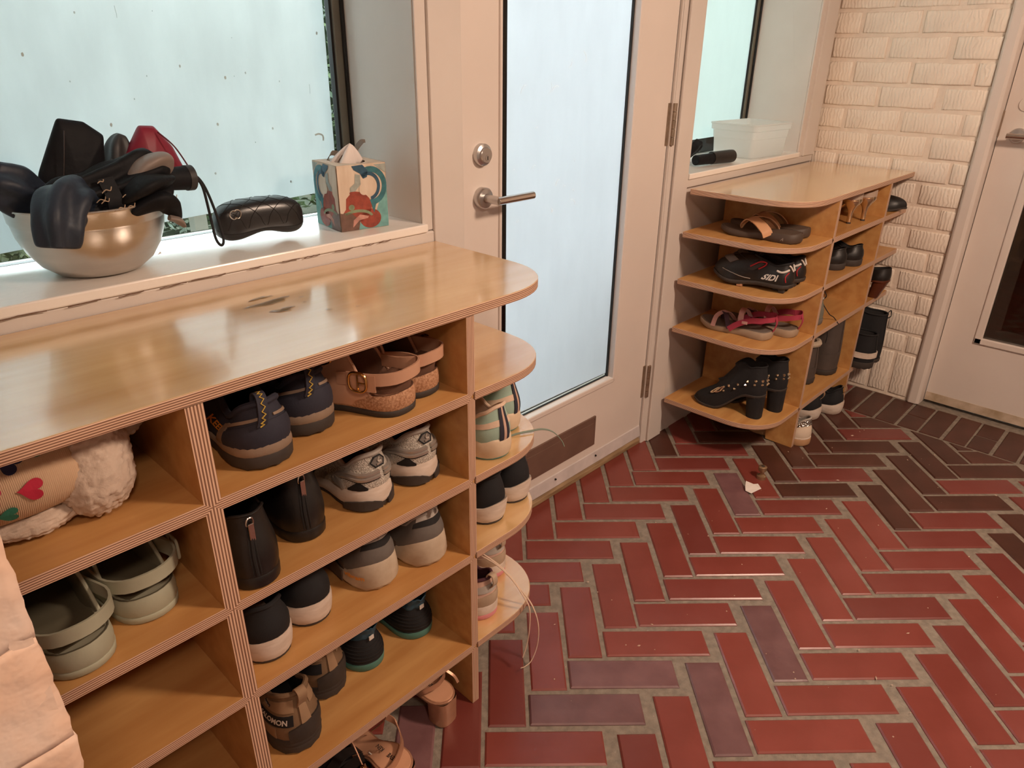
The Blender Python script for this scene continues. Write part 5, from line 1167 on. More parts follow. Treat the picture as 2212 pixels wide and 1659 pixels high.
def knit_body(name, pts, radii, parent, m=20, flat=0.9):
    P = catmull(pts, 5); R = [float(q) for q in np.interp(np.linspace(0, 1, len(P)), np.linspace(0, 1, len(radii)), radii)]; b = MB(); b.tube(P, R, m, flat=flat, up=(0, 0, 1)); o = b.build(name, KNIT, parent, smooth=True, angle=180, sub=1); return P, R
def heart(parent, P, R, k, ang, size, m, spin=0.0, flat=0.9, nm='heart'):
    V = []
    d = (P[min(k+1, len(P)-1)]-P[max(k-1, 0)]).normalized(); up = Vector((0, 0, 1)); u0 = (up-d*up.dot(d)).normalized(); q0 = d.cross(u0)
    pts = [(0, 0.0)]+[(t, 1) for t in np.linspace(0, 2*PI, 40, endpoint=False)]
    out = []
    for t, f in pts:
        hx = 16*math.sin(t)**3/17*f if f else 0; hy = (13*math.cos(t)-5*math.cos(2*t)-2*math.cos(3*t)-math.cos(4*t))/17*f if f else 0
        X, Y = hx*math.cos(spin)-hy*math.sin(spin), hx*math.sin(spin)+hy*math.cos(spin)
        X *= size; Y *= size; r = R[k]; th = ang+Y/r
        out.append(P[k]+d*X+(r+0.0022)*(math.cos(th)*u0*flat+math.sin(th)*q0))
    MB().add(out, [(0, 1+i, 1+(i+1) % 40) for i in range(40)]).build(nm, m, parent, weld=False)
SL = thing('knit_slipper', 'cream knit slipper with coloured hearts and fleece cuff, front one in the top left cubby', 'slipper', (0, 0, 0), 0, 'fleece-lined knit slippers with hearts')
P, R = knit_body('knit_body', [(-0.90, 0.14, 0.872), (-0.84, 0.125, 0.876), (-0.76, 0.115, 0.878), (-0.69, 0.108, 0.876), (-0.63, 0.105, 0.870)], [0.052, 0.066, 0.068, 0.064, 0.05], SL)
FA = PI/2+0.15
for k, th, sz, m, sp in ((15, 1.50, 0.0165, HR, -1.45), (14, 0.86, 0.016, HB, -0.9), (16, 0.62, 0.015, HG, -0.9), (13, 1.95, 0.014, HG, -1.5), (12, 1.45, 0.0165, HM, -1.3), (11, 2.1, 0.018, HR, -1.5), (11, 0.8, 0.016, HM, -1.2), (8, 1.4, 0.016, HB, -1.4)):
    heart(SL, P, R, k, th, sz, m, sp)
sherpa('fleece_cuff', (-0.616, 0.094, 0.8605), (0.046, 0.052, 0.062), 0.25, 0.12, 1, SL)
MB_ = sherpa('fleece_sole', (-0.700, 0.118, 0.812), (0.070, 0.05, 0.016), -0.1, 0.0, 2, SL)
SL2 = thing('knit_slipper', 'cream knit slipper with fleece cuff, rear one against the divider in the top left cubby', 'slipper', (0, 0, 0), 0, 'fleece-lined knit slippers with hearts')
P2, R2_ = knit_body('knit_body', [(-0.72, 0.30, 0.842), (-0.66, 0.26, 0.842), (-0.60, 0.215, 0.842), (-0.562, 0.19, 0.838)], [0.04, 0.046, 0.046, 0.040], SL2)
sherpa('fleece_cuff', (-0.562, 0.172, 0.894), (0.037, 0.046, 0.038), 0.3, -0.1, 3, SL2)

# ------------------------------------------------------------------ window sill, left: bowl of umbrellas
BX, BY, BZ = -0.425, 0.525, 1.0032
STB = M('brushed_steel_bowl', '#cdc8c2', 0.3, 1.0, var=0.06, vs=8, stretch=(1, 1, 6), bump=0.04, bs=60)
prof = [(0.0, 0.0005), (0.05, 0.0), (0.07, 0.004), (0.090, 0.020), (0.106, 0.044), (0.116, 0.070), (0.1195, 0.092), (0.1195, 0.094), (0.122, 0.0965), (0.1235, 0.118), (0.126, 0.1225), (0.1275, 0.1215), (0.1275, 0.124), (0.1245, 0.1245), (0.1215, 0.118), (0.1195, 0.097), (0.1170, 0.092), (0.1135, 0.070), (0.103, 0.046), (0.087, 0.022), (0.067, 0.0065), (0.0, 0.0035)]
bw_ = thing('mixing_bowl', 'stainless steel mixing bowl full of folded umbrellas on the window sill', 'bowl', (BX, BY, BZ))
MB().lathe(prof, 72).build('bowl', STB, bw_, smooth=True, angle=60)
MB().add([(0.072, -0.081, 0.028), (0.082, -0.072, 0.027), (0.08, -0.073, 0.031)], [(0, 1, 2)]).build('sticker_scrap', WHITEP, bw_)
def pleats(name, pts, radii, mat, parent, folds=5, amp=0.16, tw=1.2, seed=0, m=36, n=6, flat=1.0, up=None, ang=180, sub=1):
    P = catmull(pts, n); k = len(P); R = [float(q) for q in np.interp(np.linspace(0, 1, k), np.linspace(0, 1, len(radii)), radii)]
    b = MB(); r = random.Random(seed); ph = r.uniform(0, 6); prev = None; G = []
    for i, p in enumerate(P):
        d = (P[min(i+1, k-1)]-P[max(i-1, 0)]).normalized()
        u = Vector(up) if (prev is None and up) else (prev if prev is not None else (Vector((0, 0, 1)) if abs(d.z) < 0.9 else Vector((1, 0, 0))))
        u = (u-d*u.dot(d)).normalized(); prev = u; q = d.cross(u); row = []
        for j in range(m):
            a = 2*PI*j/m; s = math.sin(folds*a+ph+tw*i/k*PI); rr = R[i]*(1+amp*(math.copysign(abs(s)**0.7, s))+0.05*math.sin(2*a+i*0.7+seed)+0.03*noise.noise(Vector((j*0.5, i*0.6, seed))))
            row.append(tuple(p+rr*(math.cos(a)*u*flat+math.sin(a)*q)))
        G.append(row)
    b.grid(np.array(G), cv=True); b.add(G[0], [tuple(range(m))]); b.add(G[-1], [tuple(range(m))])
    return b.build(name, mat, parent, smooth=True, angle=ang, sub=sub)
UB = M('umbrella_black', '#121317', 0.62, var=0.15, bump=0.5, bs=38, bdist=0.004, spec=0.2); UN = M('umbrella_navy', '#232c3a', 0.5, var=0.15, bump=0.6, bs=30, bdist=0.004, spec=0.4); UR = M('umbrella_crimson', '#7d0f2b', 0.5, var=0.1, bump=0.15, bs=60); UG = M('umbrella_grey', '#80736c', 0.5, var=0.08); UBR = M('strap_brown', '#241b1a', 0.55)
def umb(lab, parts=None): return thing('umbrella', lab, 'umbrella', (BX, BY, BZ), 0, 'umbrellas in the steel bowl')
# tall black sleeve
u = umb('black umbrella sleeve standing tallest at the back left of the bowl')
def slab(name, prof_, y0, th, mat, parent, bulge=0.010, sub=2):
    q_ = []
    for i in range(len(prof_)):
        a, b, c = np.array(prof_[i-1]), np.array(prof_[i]), np.array(prof_[(i+1) % len(prof_)])
        q_ += [tuple(b+(a-b)*0.14), tuple(b), tuple(b+(c-b)*0.14)]
    prof_ = q_
    # soft flat sleeve: outline in x,z with thickness along y, pinched at the rim
    c = np.mean(prof_, 0); b = MB(); n = len(prof_); rings = []
    for f, t in ((1.0, 0.0), (0.93, 0.55), (0.55, 1.0), (0.0, 1.08)):
        rings.append(([(c[0]+(p[0]-c[0])*f, y0-th*t-bulge*(1-f), c[1]+(p[1]-c[1])*f) for p in prof_], [(c[0]+(p[0]-c[0])*f, y0+th*t, c[1]+(p[1]-c[1])*f) for p in prof_]))
    F = np.array([r[0] for r in rings]); K = np.array([r[1] for r in rings])
    b.grid(F, cv=True); b.grid(K, cv=True)
    return b.build(name, mat, parent, smooth=True, angle=180, sub=sub)
slab('sleeve', [(-0.078, 0.085), (-0.060, 0.170), (-0.012, 0.258), (0.028, 0.250), (0.056, 0.226), (0.040, 0.140), (0.020, 0.070), (-0.03, 0.06)], 0.010, 0.016, UB, u)
for xx in (0.0,): MB().tube(catmull([(-0.050, -0.022, 0.10), (-0.030, -0.024, 0.17), (-0.012, -0.018, 0.238)], 6), 0.0012, 5).build('seam', UBR, u)
# crimson umbrella
u = umb('crimson red folded umbrella at the back right of the bowl')
slab('canopy', [(0.020, 0.100), (0.070, 0.168), (0.118, 0.238), (0.144, 0.236), (0.172, 0.198), (0.190, 0.148), (0.15, 0.120), (0.09, 0.075)], 0.018, 0.020, UR, u)
MB().tube(catmull([(0.142, -0.002, 0.225), (0.160, -0.020, 0.20), (0.182, -0.016, 0.160)], 6), 0.0014, 5).build('seam', M('dark_red_seam', '#5a0c20', 0.6), u)
# dark grey umbrella peeking behind
u = umb('dark grey umbrella tip peeking out between the sleeve and the red one')
pleats('canopy', [(0.03, 0.03, 0.06), (0.06, 0.03, 0.14), (0.082, 0.032, 0.200), (0.092, 0.032, 0.222)], [0.02, 0.024, 0.020, 0.006], M('umbrella_charcoal', '#2b2c2e', 0.5), u, 4, 0.15, seed=4)
# brown strap with white stitching
u = thing('strap', 'dark brown stitched strap sticking up from the umbrella bowl', 'strap', (BX, BY, BZ), 0)
MB().ribbon([(0.006, -0.030, 0.075), (0.028, -0.024, 0.12), (0.052, -0.018, 0.168), (0.060, -0.016, 0.183)], (0.85, 0, -0.5), 0.024, 0.004).build('band', UBR, u, bevel=0.001)
st = MB()
for s in (-0.0085, 0.0085):
    for k in range(14):
        f0, f1 = k/14, (k+0.6)/14; A = Vector((0.006, -0.030, 0.075)); B_ = Vector((0.058, -0.0165, 0.180)); off = Vector((0.85, 0, -0.5)).normalized()*s+Vector((0.0, -0.0028, 0.0))
        st.tube([A.lerp(B_, f0)+off, A.lerp(B_, f1)+off], 0.0005, 4)
st.build('stitching', WHITEP, u, kind='stuff')
# navy umbrellas at the left
u = umb('navy umbrella lying left over the bowl rim, cut by the photo edge')
pleats('canopy', [(-0.03, 0.02, 0.085), (-0.075, 0.0, 0.122), (-0.112, -0.02, 0.158), (-0.138, -0.03, 0.178)], [0.028, 0.036, 0.037, 0.027], UN, u, 5, 0.13, 0.8, seed=7, m=60)
u = umb('navy umbrella drooping over the front of the bowl rim')
pleats('canopy', [(0.005, -0.055, 0.112), (-0.030, -0.085, 0.140), (-0.062, -0.112, 0.140), (-0.084, -0.134, 0.108), (-0.092, -0.140, 0.078)], [0.016, 0.028, 0.036, 0.034, 0.025], UN, u, 5, 0.14, 0.9, seed=3, m=60)
# black floral umbrella with handle and wrist loop
u = umb('black folded umbrella with pale floral print, handle and wrist loop pointing right')
cn = pleats('canopy', [(-0.085, -0.070, 0.118), (-0.050, -0.074, 0.138), (0.000, -0.070, 0.140), (0.050, -0.064, 0.145), (0.095, -0.056, 0.152), (0.118, -0.052, 0.152)], [0.014, 0.030, 0.036, 0.046, 0.048, 0.024], UB, u, 7, 0.20, 1.4, seed=11, m=56)
for (pp, rr, m, sd) in (([(0.02, -0.085, 0.13), (0.07, -0.080, 0.176), (0.105, -0.070, 0.182), (0.118, -0.060, 0.162)], [0.008, 0.030, 0.034, 0.012], UG, 5), ([(0.03, -0.108, 0.11), (0.075, -0.110, 0.128), (0.098, -0.106, 0.112), (0.110, -0.104, 0.088)], [0.012, 0.032, 0.028, 0.008], UB, 6), ([(0.02, -0.10, 0.13), (0.06, -0.112, 0.152), (0.112, -0.09, 0.155)], [0.014, 0.036, 0.016], UB, 8), ([(0.088, -0.120, 0.098), (0.104, -0.122, 0.090), (0.112, -0.120, 0.078)], [0.010, 0.012, 0.005], UG, 9)):
    pleats('flap', pp, rr, m, u, 3, 0.12, 0.8, seed=sd, m=24, flat=0.55)
MB().ribbon(catmull([(0.006, -0.112, 0.110), (0.010, -0.118, 0.135), (0.006, -0.104, 0.170)], 6), (1, 0, 0.1), 0.024, 0.003).build('tie_strap', UB, u, smooth=True)
hd = MB().tube([(0.110, -0.053, 0.150), (0.142, -0.050, 0.149), (0.160, -0.048, 0.148)], [0.018, 0.0205, 0.0215], 24).build('handle', UB, u, smooth=True, angle=40)
MB().tube([(0.158, -0.048, 0.148), (0.170, -0.047, 0.1475)], 0.0225, 28).build('handle_cap', M('cap_grey', '#2d2b2b', 0.55, var=0.1), hd, smooth=True, angle=40)
MB().tube(catmull([(0.168, -0.047, 0.146), (0.178, -0.046, 0.146), (0.187, -0.048, 0.128), (0.190, -0.052, 0.080), (0.191, -0.058, 0.035), (0.198, -0.062, 0.020), (0.205, -0.060, 0.032), (0.201, -0.054, 0.08), (0.192, -0.047, 0.126), (0.180, -0.045, 0.148), (0.168, -0.047, 0.148)], 6), 0.0026, 8).build('wrist_loop', BLACKF, hd, smooth=True)
fr = random.Random(8)
for q in range(13):
    t = fr.uniform(-0.02, 0.10); cx, cy, cz = t, -0.100-0.014*fr.random(), 0.115+fr.uniform(0.0, 0.05); s = fr.uniform(0.5, 1.0)
    MB().tube(catmull([(cx, cy-0.012, cz), (cx+0.006*s, cy-0.014, cz+0.005*s), (cx+0.013*s, cy-0.013, cz+0.003*s), (cx+0.016*s, cy-0.012, cz+0.009*s)], 4), 0.0008, 5).build('printed_sprig', M('sprig_print', '#a8927c', 0.7), u)

# ------------------------------------------------------------------ glasses case
GC = thing('glasses_case', 'black quilted glasses case with silver emblem on the window sill', 'glasses case', (-0.110, 0.528, 1.0032), -4)
def case_pt(x, a, out=0.0):
    hx = 0.094; e = (1-abs(x/hx)**5)**0.42 if abs(x) < hx else 0.0
    ry = 0.034*e+out; top = (0.041+0.002*(1-(x/hx)**2))*e+out; bot = 0.036*e+out
    zc = 0.040+0.004*(1-(x/hx)**2)
    c, s = math.cos(a), math.sin(a); y = ry*math.copysign(abs(c)**0.62, c); z = (top if s > 0 else bot)*math.copysign(abs(s)**0.62, s)
    if s < 0: z += 0.013*math.exp(-(x/0.04)**2)*abs(s)
    return (x, y, zc+z)
xs = 0.094*np.sin(np.linspace(-PI/2, PI/2, 33)); MB().grid(np.array([[case_pt(x, a) for a in np.linspace(0, 2*PI, 48, endpoint=False)] for x in xs]), cv=True).build('shell', M('case_leather', '#121316', 0.32, bump=0.12, bs=350, bdist=0.0006, spec=0.7), GC, smooth=True, angle=180)
qm = M('case_groove', '#08090a', 0.6); 
for k in range(-3, 4):
    for sg in (1, -1):
        pts = [case_pt(x, a, 0.0001) for x, a in ((k*0.040+sg*(f-0.5)*0.075, PI*(1.03-0.62*f)) for f in np.linspace(0, 1, 24)) if abs(x) < 0.088]
        if len(pts) > 2: MB().tube(pts, 0.0007, 5).build('quilting', qm, GC)
MB().tube([case_pt(x, PI*1.10, 0.0001) for x in np.linspace(-0.0925, 0.0925, 30)], 0.0009, 5).build('seam', qm, GC)
em = MB()
for sg in (1, -1):
    pts = []
    for a in np.linspace(0.75, 2*PI-0.75, 22):
        x = -0.060-sg*0.0034+sg*0.0072*math.cos(a); da = 0.0070*math.sin(a)/0.036
        pts.append(case_pt(x, PI-0.42-da*1.2, 0.0012))
    em.tube(pts, 0.0012, 6)
em.build('emblem', SILV, GC, smooth=True)

# ------------------------------------------------------------------ tissue box with painted pattern
TX, TY, TA, TS, TH = 0.048, 0.470, -0.133, 0.118, 0.140
TB = thing('tissue_box', 'square tissue box with blue, cream and red painted pattern in the sill corner', 'tissue box', (TX, TY, 1.0032), math.degrees(TA))
CRM = M('box_cream', '#d9c7b4', 0.55, vs=40, hex2='#c9b39d', bump=0.3, bs=60, stretch=(1, 1, 0.3)); PTEAL = M('paint_teal', '#35707a', 0.5, var=0.2, vs=60, bump=0.4, bs=80); PBLUE = M('paint_blue', '#2b5068', 0.5, var=0.2, vs=60, bump=0.4, bs=80); PRED = M('paint_red', '#93402f', 0.5, var=0.25, vs=60, bump=0.4, bs=80); PBRN = M('paint_brown', '#6e5145', 0.5, var=0.2, vs=60, bump=0.4, bs=80); PAQ = M('paint_aqua', '#6fa3a0', 0.5, var=0.15, vs=60, bump=0.4, bs=80); PGRY = M('paint_grey', '#9aa09a', 0.5, var=0.2, vs=60); PGRN = M('paint_green', '#7d8a6c', 0.5, var=0.2, vs=60)
bb = MB().box(0, TS, 0, 0.0015, 0, TH).box(0, 0.0015, 0, TS, 0, TH).box(TS-0.0015, TS, 0, TS, 0, TH).box(0, TS, TS-0.0015, TS, 0, TH).box(0, TS, 0, TS, 0, 0.001)
hole = [(TS/2+0.034*math.cos(a), TS/2+0.044*math.sin(a)) for a in np.linspace(0, 2*PI, 32, endpoint=False)]
sq = []
for a in np.linspace(0, 2*PI, 32, endpoint=False):
    c, s = math.cos(a), math.sin(a); k = (TS/2)/max(abs(c), abs(s)); sq.append((TS/2+k*c, TS/2+k*s))
bb.grid(np.array([[(p[0], p[1], TH) for p in hole], [(p[0], p[1], TH) for p in sq]]), cv=True)
bb.build('carton', CRM, TB)
def art(pts, m, lvl, nm='painted_patch'):
    for face in (0, 1):
        V = []
        for e, h in pts:
            e_, h_ = min(max(e, 0.004), 0.996)*TS, min(max(h, 0.004), 0.996)*TH
            V.append((e_, -0.0004-0.00025*lvl, h_) if face == 0 else (-0.0004-0.00025*lvl, e_, h_))
        MB().add(V, [tuple(range(len(V)))]).build(nm, m, TB)
def ell(cx, cy, rx, ry, a0=0, a1=2*PI, n=26, rot=0.0): return [(cx+rx*math.cos(a)*math.cos(rot)-ry*math.sin(a)*math.sin(rot), cy+rx*math.cos(a)*math.sin(rot)+ry*math.sin(a)*math.cos(rot)) for a in np.linspace(a0, a1, n, endpoint=(a1-a0 < 6.2))]
def arc(cx, cy, rx, ry, w_, a0, a1, n=20): return ell(cx, cy, rx, ry, a0, a1, n)+ell(cx, cy, rx-w_, ry-w_*0.9, a0, a1, n)[::-1]
art([(0, 0), (1, 0), (1, 0.62), (0.82, 0.40), (0.72, 0.2), (0.4, 0.1), (0, 0.08)], PAQ, 0)
art(arc(0.66, 0.66, 0.34, 0.30, 0.10, -1.9, 1.9), PTEAL, 1); art(arc(0.62, 0.66, 0.24, 0.22, 0.06, -1.4, 2.2), PBLUE, 2)
art([(0.30, 0.98), (0.52, 0.99), (0.62, 0.90), (0.60, 0.80), (0.52, 0.78), (0.46, 0.86), (0.34, 0.92)], PBLUE, 2); art([(0.36, 0.86), (0.46, 0.84), (0.46, 0.70), (0.34, 0.60), (0.24, 0.60), (0.24, 0.66), (0.34, 0.72)], PGRY, 2)
art([(0.75, 0.98), (0.99, 0.98), (0.99, 0.84), (0.88, 0.90)], PGRY, 1)
art(ell(0.30, 0.36, 0.36, 0.24), PRED, 2); art(ell(0.62, 0.16, 0.22, 0.15), PRED, 2); art([(0.0, 0.0), (0.36, 0.0), (0.40, 0.14), (0.22, 0.28), (0.0, 0.30)], PBRN, 3)
art([(0.0, 0.99), (0.14, 0.99), (0.20, 0.80), (0.22, 0.56), (0.14, 0.50), (0.12, 0.34), (0.06, 0.28), (0.0, 0.29)], CRM, 4); art(ell(0.24, 0.36, 0.06, 0.045), PGRN, 4)
art(arc(0.34, 0.18, 0.34, 0.14, 0.05, 0.2, 2.4), PGRN, 3); art([(0.40, 0.24), (0.58, 0.20), (0.56, 0.17), (0.38, 0.15), (0.24, 0.05), (0.26, 0.16)], M('paint_pink', '#c08a7c', 0.5, var=0.2, vs=60), 4); art(ell(0.52, 0.62, 0.10, 0.09), CRM, 3); art([(0.62, 0.46), (0.76, 0.40), (0.70, 0.24), (0.66, 0.36)], PTEAL, 3)
TIS = M('tissue_paper', '#e2d6d0', 0.9)
G = []
for i in range(9):
    f = i/8; row = []
    for j in range(25):
        a = 2*PI*j/24; rr = 0.034*(1-f)**0.8*(1+0.35*math.sin(3*a+1)+0.2*math.sin(5*a)); row.append((TS/2-0.006+rr*math.cos(a)*1.0+0.008*f, TS/2+rr*math.sin(a)*0.7-0.010*f, TH-0.008+0.046*f**0.9))
    G.append(row)
MB().grid(np.array(G)).build('tissue', TIS, TB, smooth=True, angle=180, solid=0.0006)
KR = M('torn_card', '#7d6452', 0.8, var=0.1)
MB().ribbon(catmull([(0.030, 0.10, TH+0.001), (0.034, 0.085, TH+0.016), (0.042, 0.060, TH+0.012), (0.03, 0.05, TH+0.001)], 4), (0.6, 0, 0.8), 0.012, 0.001).build('torn_flap', KR, TB)
MB().ribbon(catmull([(0.086, 0.085, TH+0.001), (0.090, 0.080, TH+0.020), (0.102, 0.074, TH+0.036), (0.110, 0.070, TH+0.038)], 4), (0.2, 1, 0.1), 0.03, 0.001).build('torn_flap', KR, TB)
# ------------------------------------------------------------------ right window sill: bin, small umbrella
def plastic():
    m = bpy.data.materials.new('frosted_plastic'); m.use_nodes = True; N = m.node_tree.nodes; L = m.node_tree.links; b = N['Principled BSDF']; o = N['Material Output']
    b.inputs['Base Color'].default_value = (0.86, 0.86, 0.84, 1); b.inputs['Roughness'].default_value = 0.25
    tr = N.new('ShaderNodeBsdfTransparent'); tl = N.new('ShaderNodeBsdfTranslucent'); tl.inputs[0].default_value = (0.9, 0.9, 0.88, 1); m1 = N.new('ShaderNodeMixShader'); m2 = N.new('ShaderNodeMixShader')
    m1.inputs[0].default_value = 0.5; m2.inputs[0].default_value = 0.28
    L.new(b.outputs[0], m1.inputs[1]); L.new(tl.outputs[0], m1.inputs[2]); L.new(m1.outputs[0], m2.inputs[1]); L.new(tr.outputs[0], m2.inputs[2]); L.new(m2.outputs[0], o.inputs[0]); return m
PLA = plastic()
BN = thing('storage_bin', 'clear plastic storage bin on the far window sill', 'storage bin', (1.872, 0.424, 0.9992), -5)
bw2, bd2, bh2 = 0.262, 0.20, 0.124
def rrect(w0, d0, w1, d1, r, n=5):
    out = []
    for cx, cy, a0 in ((w1-r, d1-r, 0), (w0+r, d1-r, PI/2), (w0+r, d0+r, PI), (w1-r, d0+r, 1.5*PI)):
        out += [(cx+r*math.cos(a0+PI/2*k/n), cy+r*math.sin(a0+PI/2*k/n)) for k in range(n+1)]
    return out
rw = []
for z, ins in ((0.0015, 0.012), (0.006, 0.010), (0.070, 0.006), (0.072, 0.004), (0.100, 0.002), (0.102, -0.003), (bh2, -0.004), (bh2, -0.0005), (0.104, 0.001), (0.100, 0.0045), (0.074, 0.006), (0.008, 0.0115)):
    rw.append([(p[0], p[1], z) for p in rrect(ins, ins, bw2-ins, bd2-ins, 0.018)])
b = MB().grid(np.array(rw), cv=True); b.add(rw[0], [tuple(range(len(rw[0])))]); b.add(rw[-1], [tuple(range(len(rw[-1])))]); b.build('tub', PLA, BN, smooth=True, angle=35)
MB().tube([(p[0], p[1], bh2) for p in rrect(-0.005, -0.005, bw2+0.005, bd2+0.005, 0.02)], 0.003, 6, closed=True).build('rim', PLA, BN, smooth=True)
u = thing('compact_umbrella', 'small black folded umbrella lying on the far window sill', 'umbrella', (1.640, 0.470, 0.9992), -10)
MB().tube([(0.0, 0, 0.024), (0.10, 0, 0.024), (0.118, 0, 0.024)], [0.022, 0.0235, 0.0225], 22).build('sleeve', BLKL, u, smooth=True, angle=40)
MB().tube([(-0.085, 0.0, 0.022), (0.002, 0, 0.023)], [0.018, 0.020], 16).build('canopy', UB, u, smooth=True)
u = thing('compact_umbrella', 'small black folded umbrella tilted up behind the other on the far window sill', 'umbrella', (1.705, 0.575, 0.9992), 0)
pleats('canopy', [(-0.09, 0.0, 0.022), (-0.02, 0, 0.045), (0.02, 0.0, 0.060)], [0.020, 0.022, 0.018], UB, u, 5, 0.15, seed=2, m=24)

# ------------------------------------------------------------------ small litter and the floor bolt
o = MB().add([(0, 0, 0.0), (0.05, -0.012, 0.002), (0.058, 0.006, 0.010), (0.036, 0.012, 0.016), (0.03, 0.038, 0.020), (0.012, 0.03, 0.012), (-0.004, 0.020, 0.004)], [tuple(range(7))]).build('paper_scrap', M('white_scrap', '#d8cfc8', 0.8), None, solid=0.0008)
o.location = (1.245, -0.052, 0.0015); tag(o, 'torn white paper scrap on the red brick floor', 'paper')
DS = thing('door_stop', 'small cylindrical brass and clear door stop standing on the brick floor', 'door stop', (1.362, -0.030, 0.0))
MB().lathe([(0.016, 0.0), (0.016, 0.012), (0.010, 0.014), (0.006, 0.016), (0.006, 0.03), (0.013, 0.032), (0.0145, 0.036), (0.0145, 0.048), (0.012, 0.050), (0.006, 0.0505), (0.005, 0.046), (0.0, 0.046)], 24).build('post', M('stop_brass', '#a98f70', 0.35, 0.7), DS, smooth=True, angle=40)
MB().lathe([(0.0065, 0.0508), (0.0045, 0.0515), (0.0, 0.0515)], 16).build('screw_cap', DKR, DS, smooth=True)
CB = MB(); cr = random.Random(21)
for q in range(90):
    x, y = cr.uniform(0.1, 2.0), cr.uniform(-0.9, 0.1); s = cr.uniform(0.0008, 0.0026); a = cr.uniform(0, PI); l = s*cr.choice((1, 1, 1, 1, 2, 3))
    c, s_ = math.cos(a), math.sin(a); CB.add([(x+l*c, y+l*s_, 0.0008), (x-s*s_, y+s*c, 0.0008), (x-l*c, y-l*s_, 0.0008), (x+s*s_, y-s*c, 0.0008), (x, y, 0.0008+s)], [(0, 1, 4), (1, 2, 4), (2, 3, 4), (3, 0, 4)])
o = CB.build('floor_crumbs', M('crumb', '#c9b09c', 0.8), None, kind='stuff'); tag(o, 'pale crumbs and grit scattered on the brick floor', 'debris')

# ------------------------------------------------------------------ outside: garden seen past the frosted film
struct(MB().box(-9, 14, 0.75, 16, -0.4, -0.06).build('ground', M('garden_ground', '#3a3f2e', 0.9, vs=6, hex2='#4a4636', bump=0.8, bs=30)))
PT = thing('patio', 'pale paving slabs outside the entrance', 'patio', (0, 0, 0))
for i in range(7):
    for j in range(2): MB().box(-0.2+i*0.5, 0.29+i*0.5, 0.8+j*0.62, 1.41+j*0.62, -0.06, -0.03+0.002*((i+j) % 2)).build('slab', M('pale_paving', '#7d766a', 0.8, var=0.08, objrand=0.06), PT, bevel=0.004)
LEAF = [M('leaf_green', '#3f552b', 0.6, var=0.3, vs=9), M('leaf_olive', '#555833', 0.6, var=0.3, vs=9), M('leaf_dark', '#283820', 0.6, var=0.3, vs=9)]
def foliage(seed, n=2600, r=(0.5, 0.5, 0.7), sz=0.045, mat=0):
    R_ = random.Random(seed); b = MB()
    for q in range(n):
        d = Vector((R_.gauss(0, 1), R_.gauss(0, 1), R_.gauss(0, 1))).normalized()*R_.uniform(0.55, 1.0)
        p = Vector((d.x*r[0], d.y*r[1], d.z*r[2]+r[2])); a = Vector((R_.uniform(-1, 1), R_.uniform(-1, 1), R_.uniform(-.6, .6))).normalized(); c = a.orthogonal().normalized(); s = sz*R_.uniform(0.6, 1.3)
        b.add([p-a*s, p+c*s*0.4, p+a*s, p-c*s*0.4], [(0, 1, 2, 3)])
    return b
FM = []
for k in range(3):
    o = foliage(k, mat=k).build('foliage', LEAF[k], None, weld=False, kind='stuff'); FM.append(o.data); bpy.data.objects.remove(o)
gr = random.Random(6)
for q, (x, y, s, k) in enumerate(((-1.1, 2.6, 0.7, 0), (-0.35, 3.0, 0.8, 1), (0.45, 2.9, 0.75, 2), (-0.9, 4.5, 1.25, 2), (0.45, 4.9, 1.4, 1), (1.75, 4.3, 1.2, 0), (3.0, 4.9, 1.4, 2), (4.2, 4.0, 1.1, 1), (5.6, 4.8, 1.5, 0), (-2.3, 4.3, 1.4, 0), (-1.35, 1.75, 1.5, 2))):  # last bush enlarged and set close to darken the window film's left side
    t = thing('shrub', ['leafy green shrub low outside the big window', 'olive shrub low outside the big window', 'dark shrub low outside the big window by the door side', 'dark bush farther out behind the big window', 'tall olive bush outside, glimpsed beside the window frame', 'tall green bush outside opposite the door', 'tall dark bush outside right of the door', 'olive bush outside the far window', 'tall green bush farthest right outside', 'tall green bush farthest left outside', 'dark dense bush outside, oversized to shade the big window film at the left'][q], 'shrub', (x, y, -0.06), gr.uniform(0, 360), 'shrubs in the garden')
    t.scale = (s, s, s); o = bpy.data.objects.new('foliage', FM[k]); COL.objects.link(o); o.parent = t; o['kind'] = 'stuff'
    MB().tube([(0, 0, 0.0), (0.02, 0, 0.4), (0.0, 0.02, 0.9)], [0.03, 0.022, 0.008], 8).build('stem', M('bark', '#5a4636', 0.9), t)
HG_ = MB(); R_ = random.Random(14)
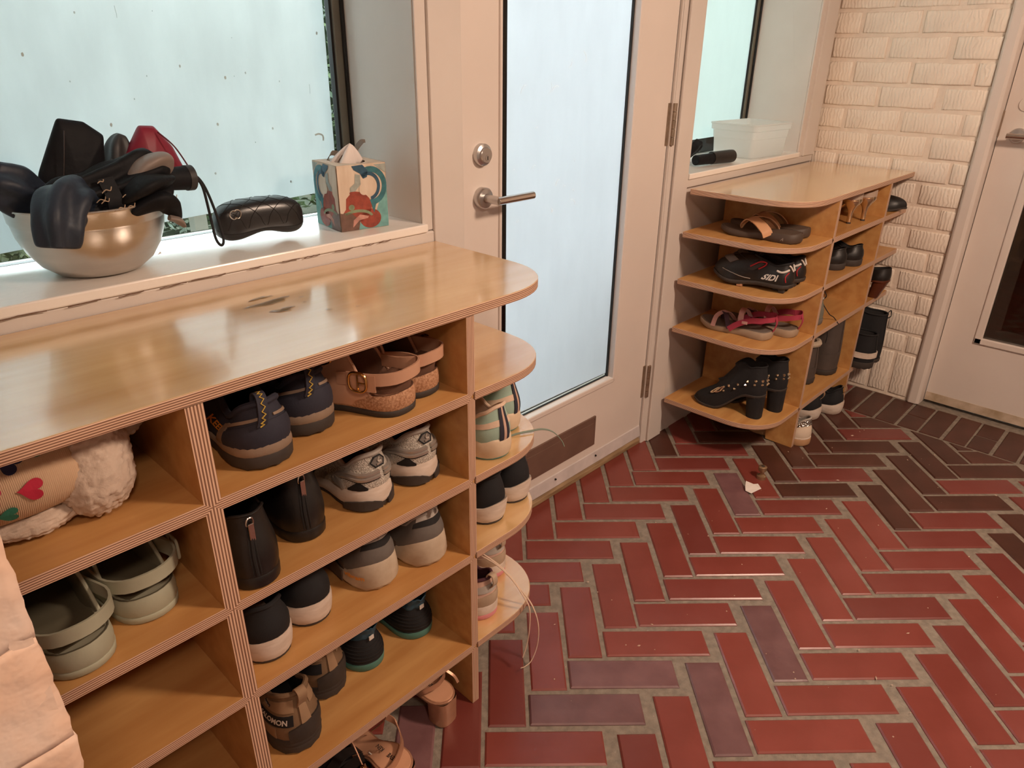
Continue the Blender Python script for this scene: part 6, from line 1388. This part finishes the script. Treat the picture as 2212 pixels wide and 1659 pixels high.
HG_.grid(np.array([[(x+R_.uniform(-.06, .06), yy+R_.uniform(-.12, .12), zz+R_.uniform(-.08, .08)) for yy, zz in ((6.4, -0.06), (6.35, 0.5), (6.4, 1.1), (6.45, 1.7), (6.7, 2.1), (7.2, 2.1), (7.3, -0.06))] for x in np.arange(-8, 13.1, 0.35)]))
o = HG_.build('hedge', M('hedge_green', '#2c3b22', 0.9, vs=18, hex2='#56643a', bump=1.0, bs=9, bdist=0.2), None, smooth=True, angle=180); tag(o, 'long clipped green hedge closing off the garden behind the shrubs', 'hedge')
GB = MB(); R_ = random.Random(3)
for q in range(9000):
    x, y = R_.uniform(-1.6, 1.0), R_.uniform(2.0, 4.2); h = R_.uniform(0.05, 0.16); a = R_.uniform(0, 6.28); dx, dy = 0.05*math.cos(a), 0.05*math.sin(a)
    GB.add([(x-0.006*math.sin(a), y+0.006*math.cos(a), -0.06), (x+0.006*math.sin(a), y-0.006*math.cos(a), -0.06), (x+dx, y+dy, -0.06+h)], [(0, 1, 2)])
o = GB.build('grass_blades', LEAF[1], None, weld=False, kind='stuff'); tag(o, 'rough grass outside below the frosted film', 'grass')
RL = thing('railing', 'white garden rail with dark posts outside the big window', 'railing', (0, 0, 0))
MB().box(0.2, 2.2, 1.9, 1.94, 0.86, 0.90).build('rail', M('white_rail', '#a5a7a5', 0.5), RL)
for x in (0.35, 0.95, 1.55, 2.1): MB().box(x-0.025, x+0.025, 1.9, 1.95, -0.06, 0.86).build('post', BRONZE, RL)
PL = thing('stone_pillar', 'stacked pale stone pillar outside, seen at the door glass edge', 'pillar', (0, 0, 0))
pz = -0.06; R_ = random.Random(12)
while pz < 0.95:
    h = R_.uniform(0.06, 0.11); MB().box(1.26+R_.uniform(0, .02), 1.74+R_.uniform(0, .02), 1.30+R_.uniform(0, .02), 1.62, pz, pz+h-0.008).build('stone', M('pale_stone', '#8d887e', 0.8, var=0.2, vs=20, objrand=0.12, bump=0.5, bs=30), PL, bevel=0.008); pz += h
MB().box(1.23, 1.78, 1.27, 1.66, pz, pz+0.05).build('cap_stone', M('white_cap', '#c0bfba', 0.7), PL, bevel=0.006)
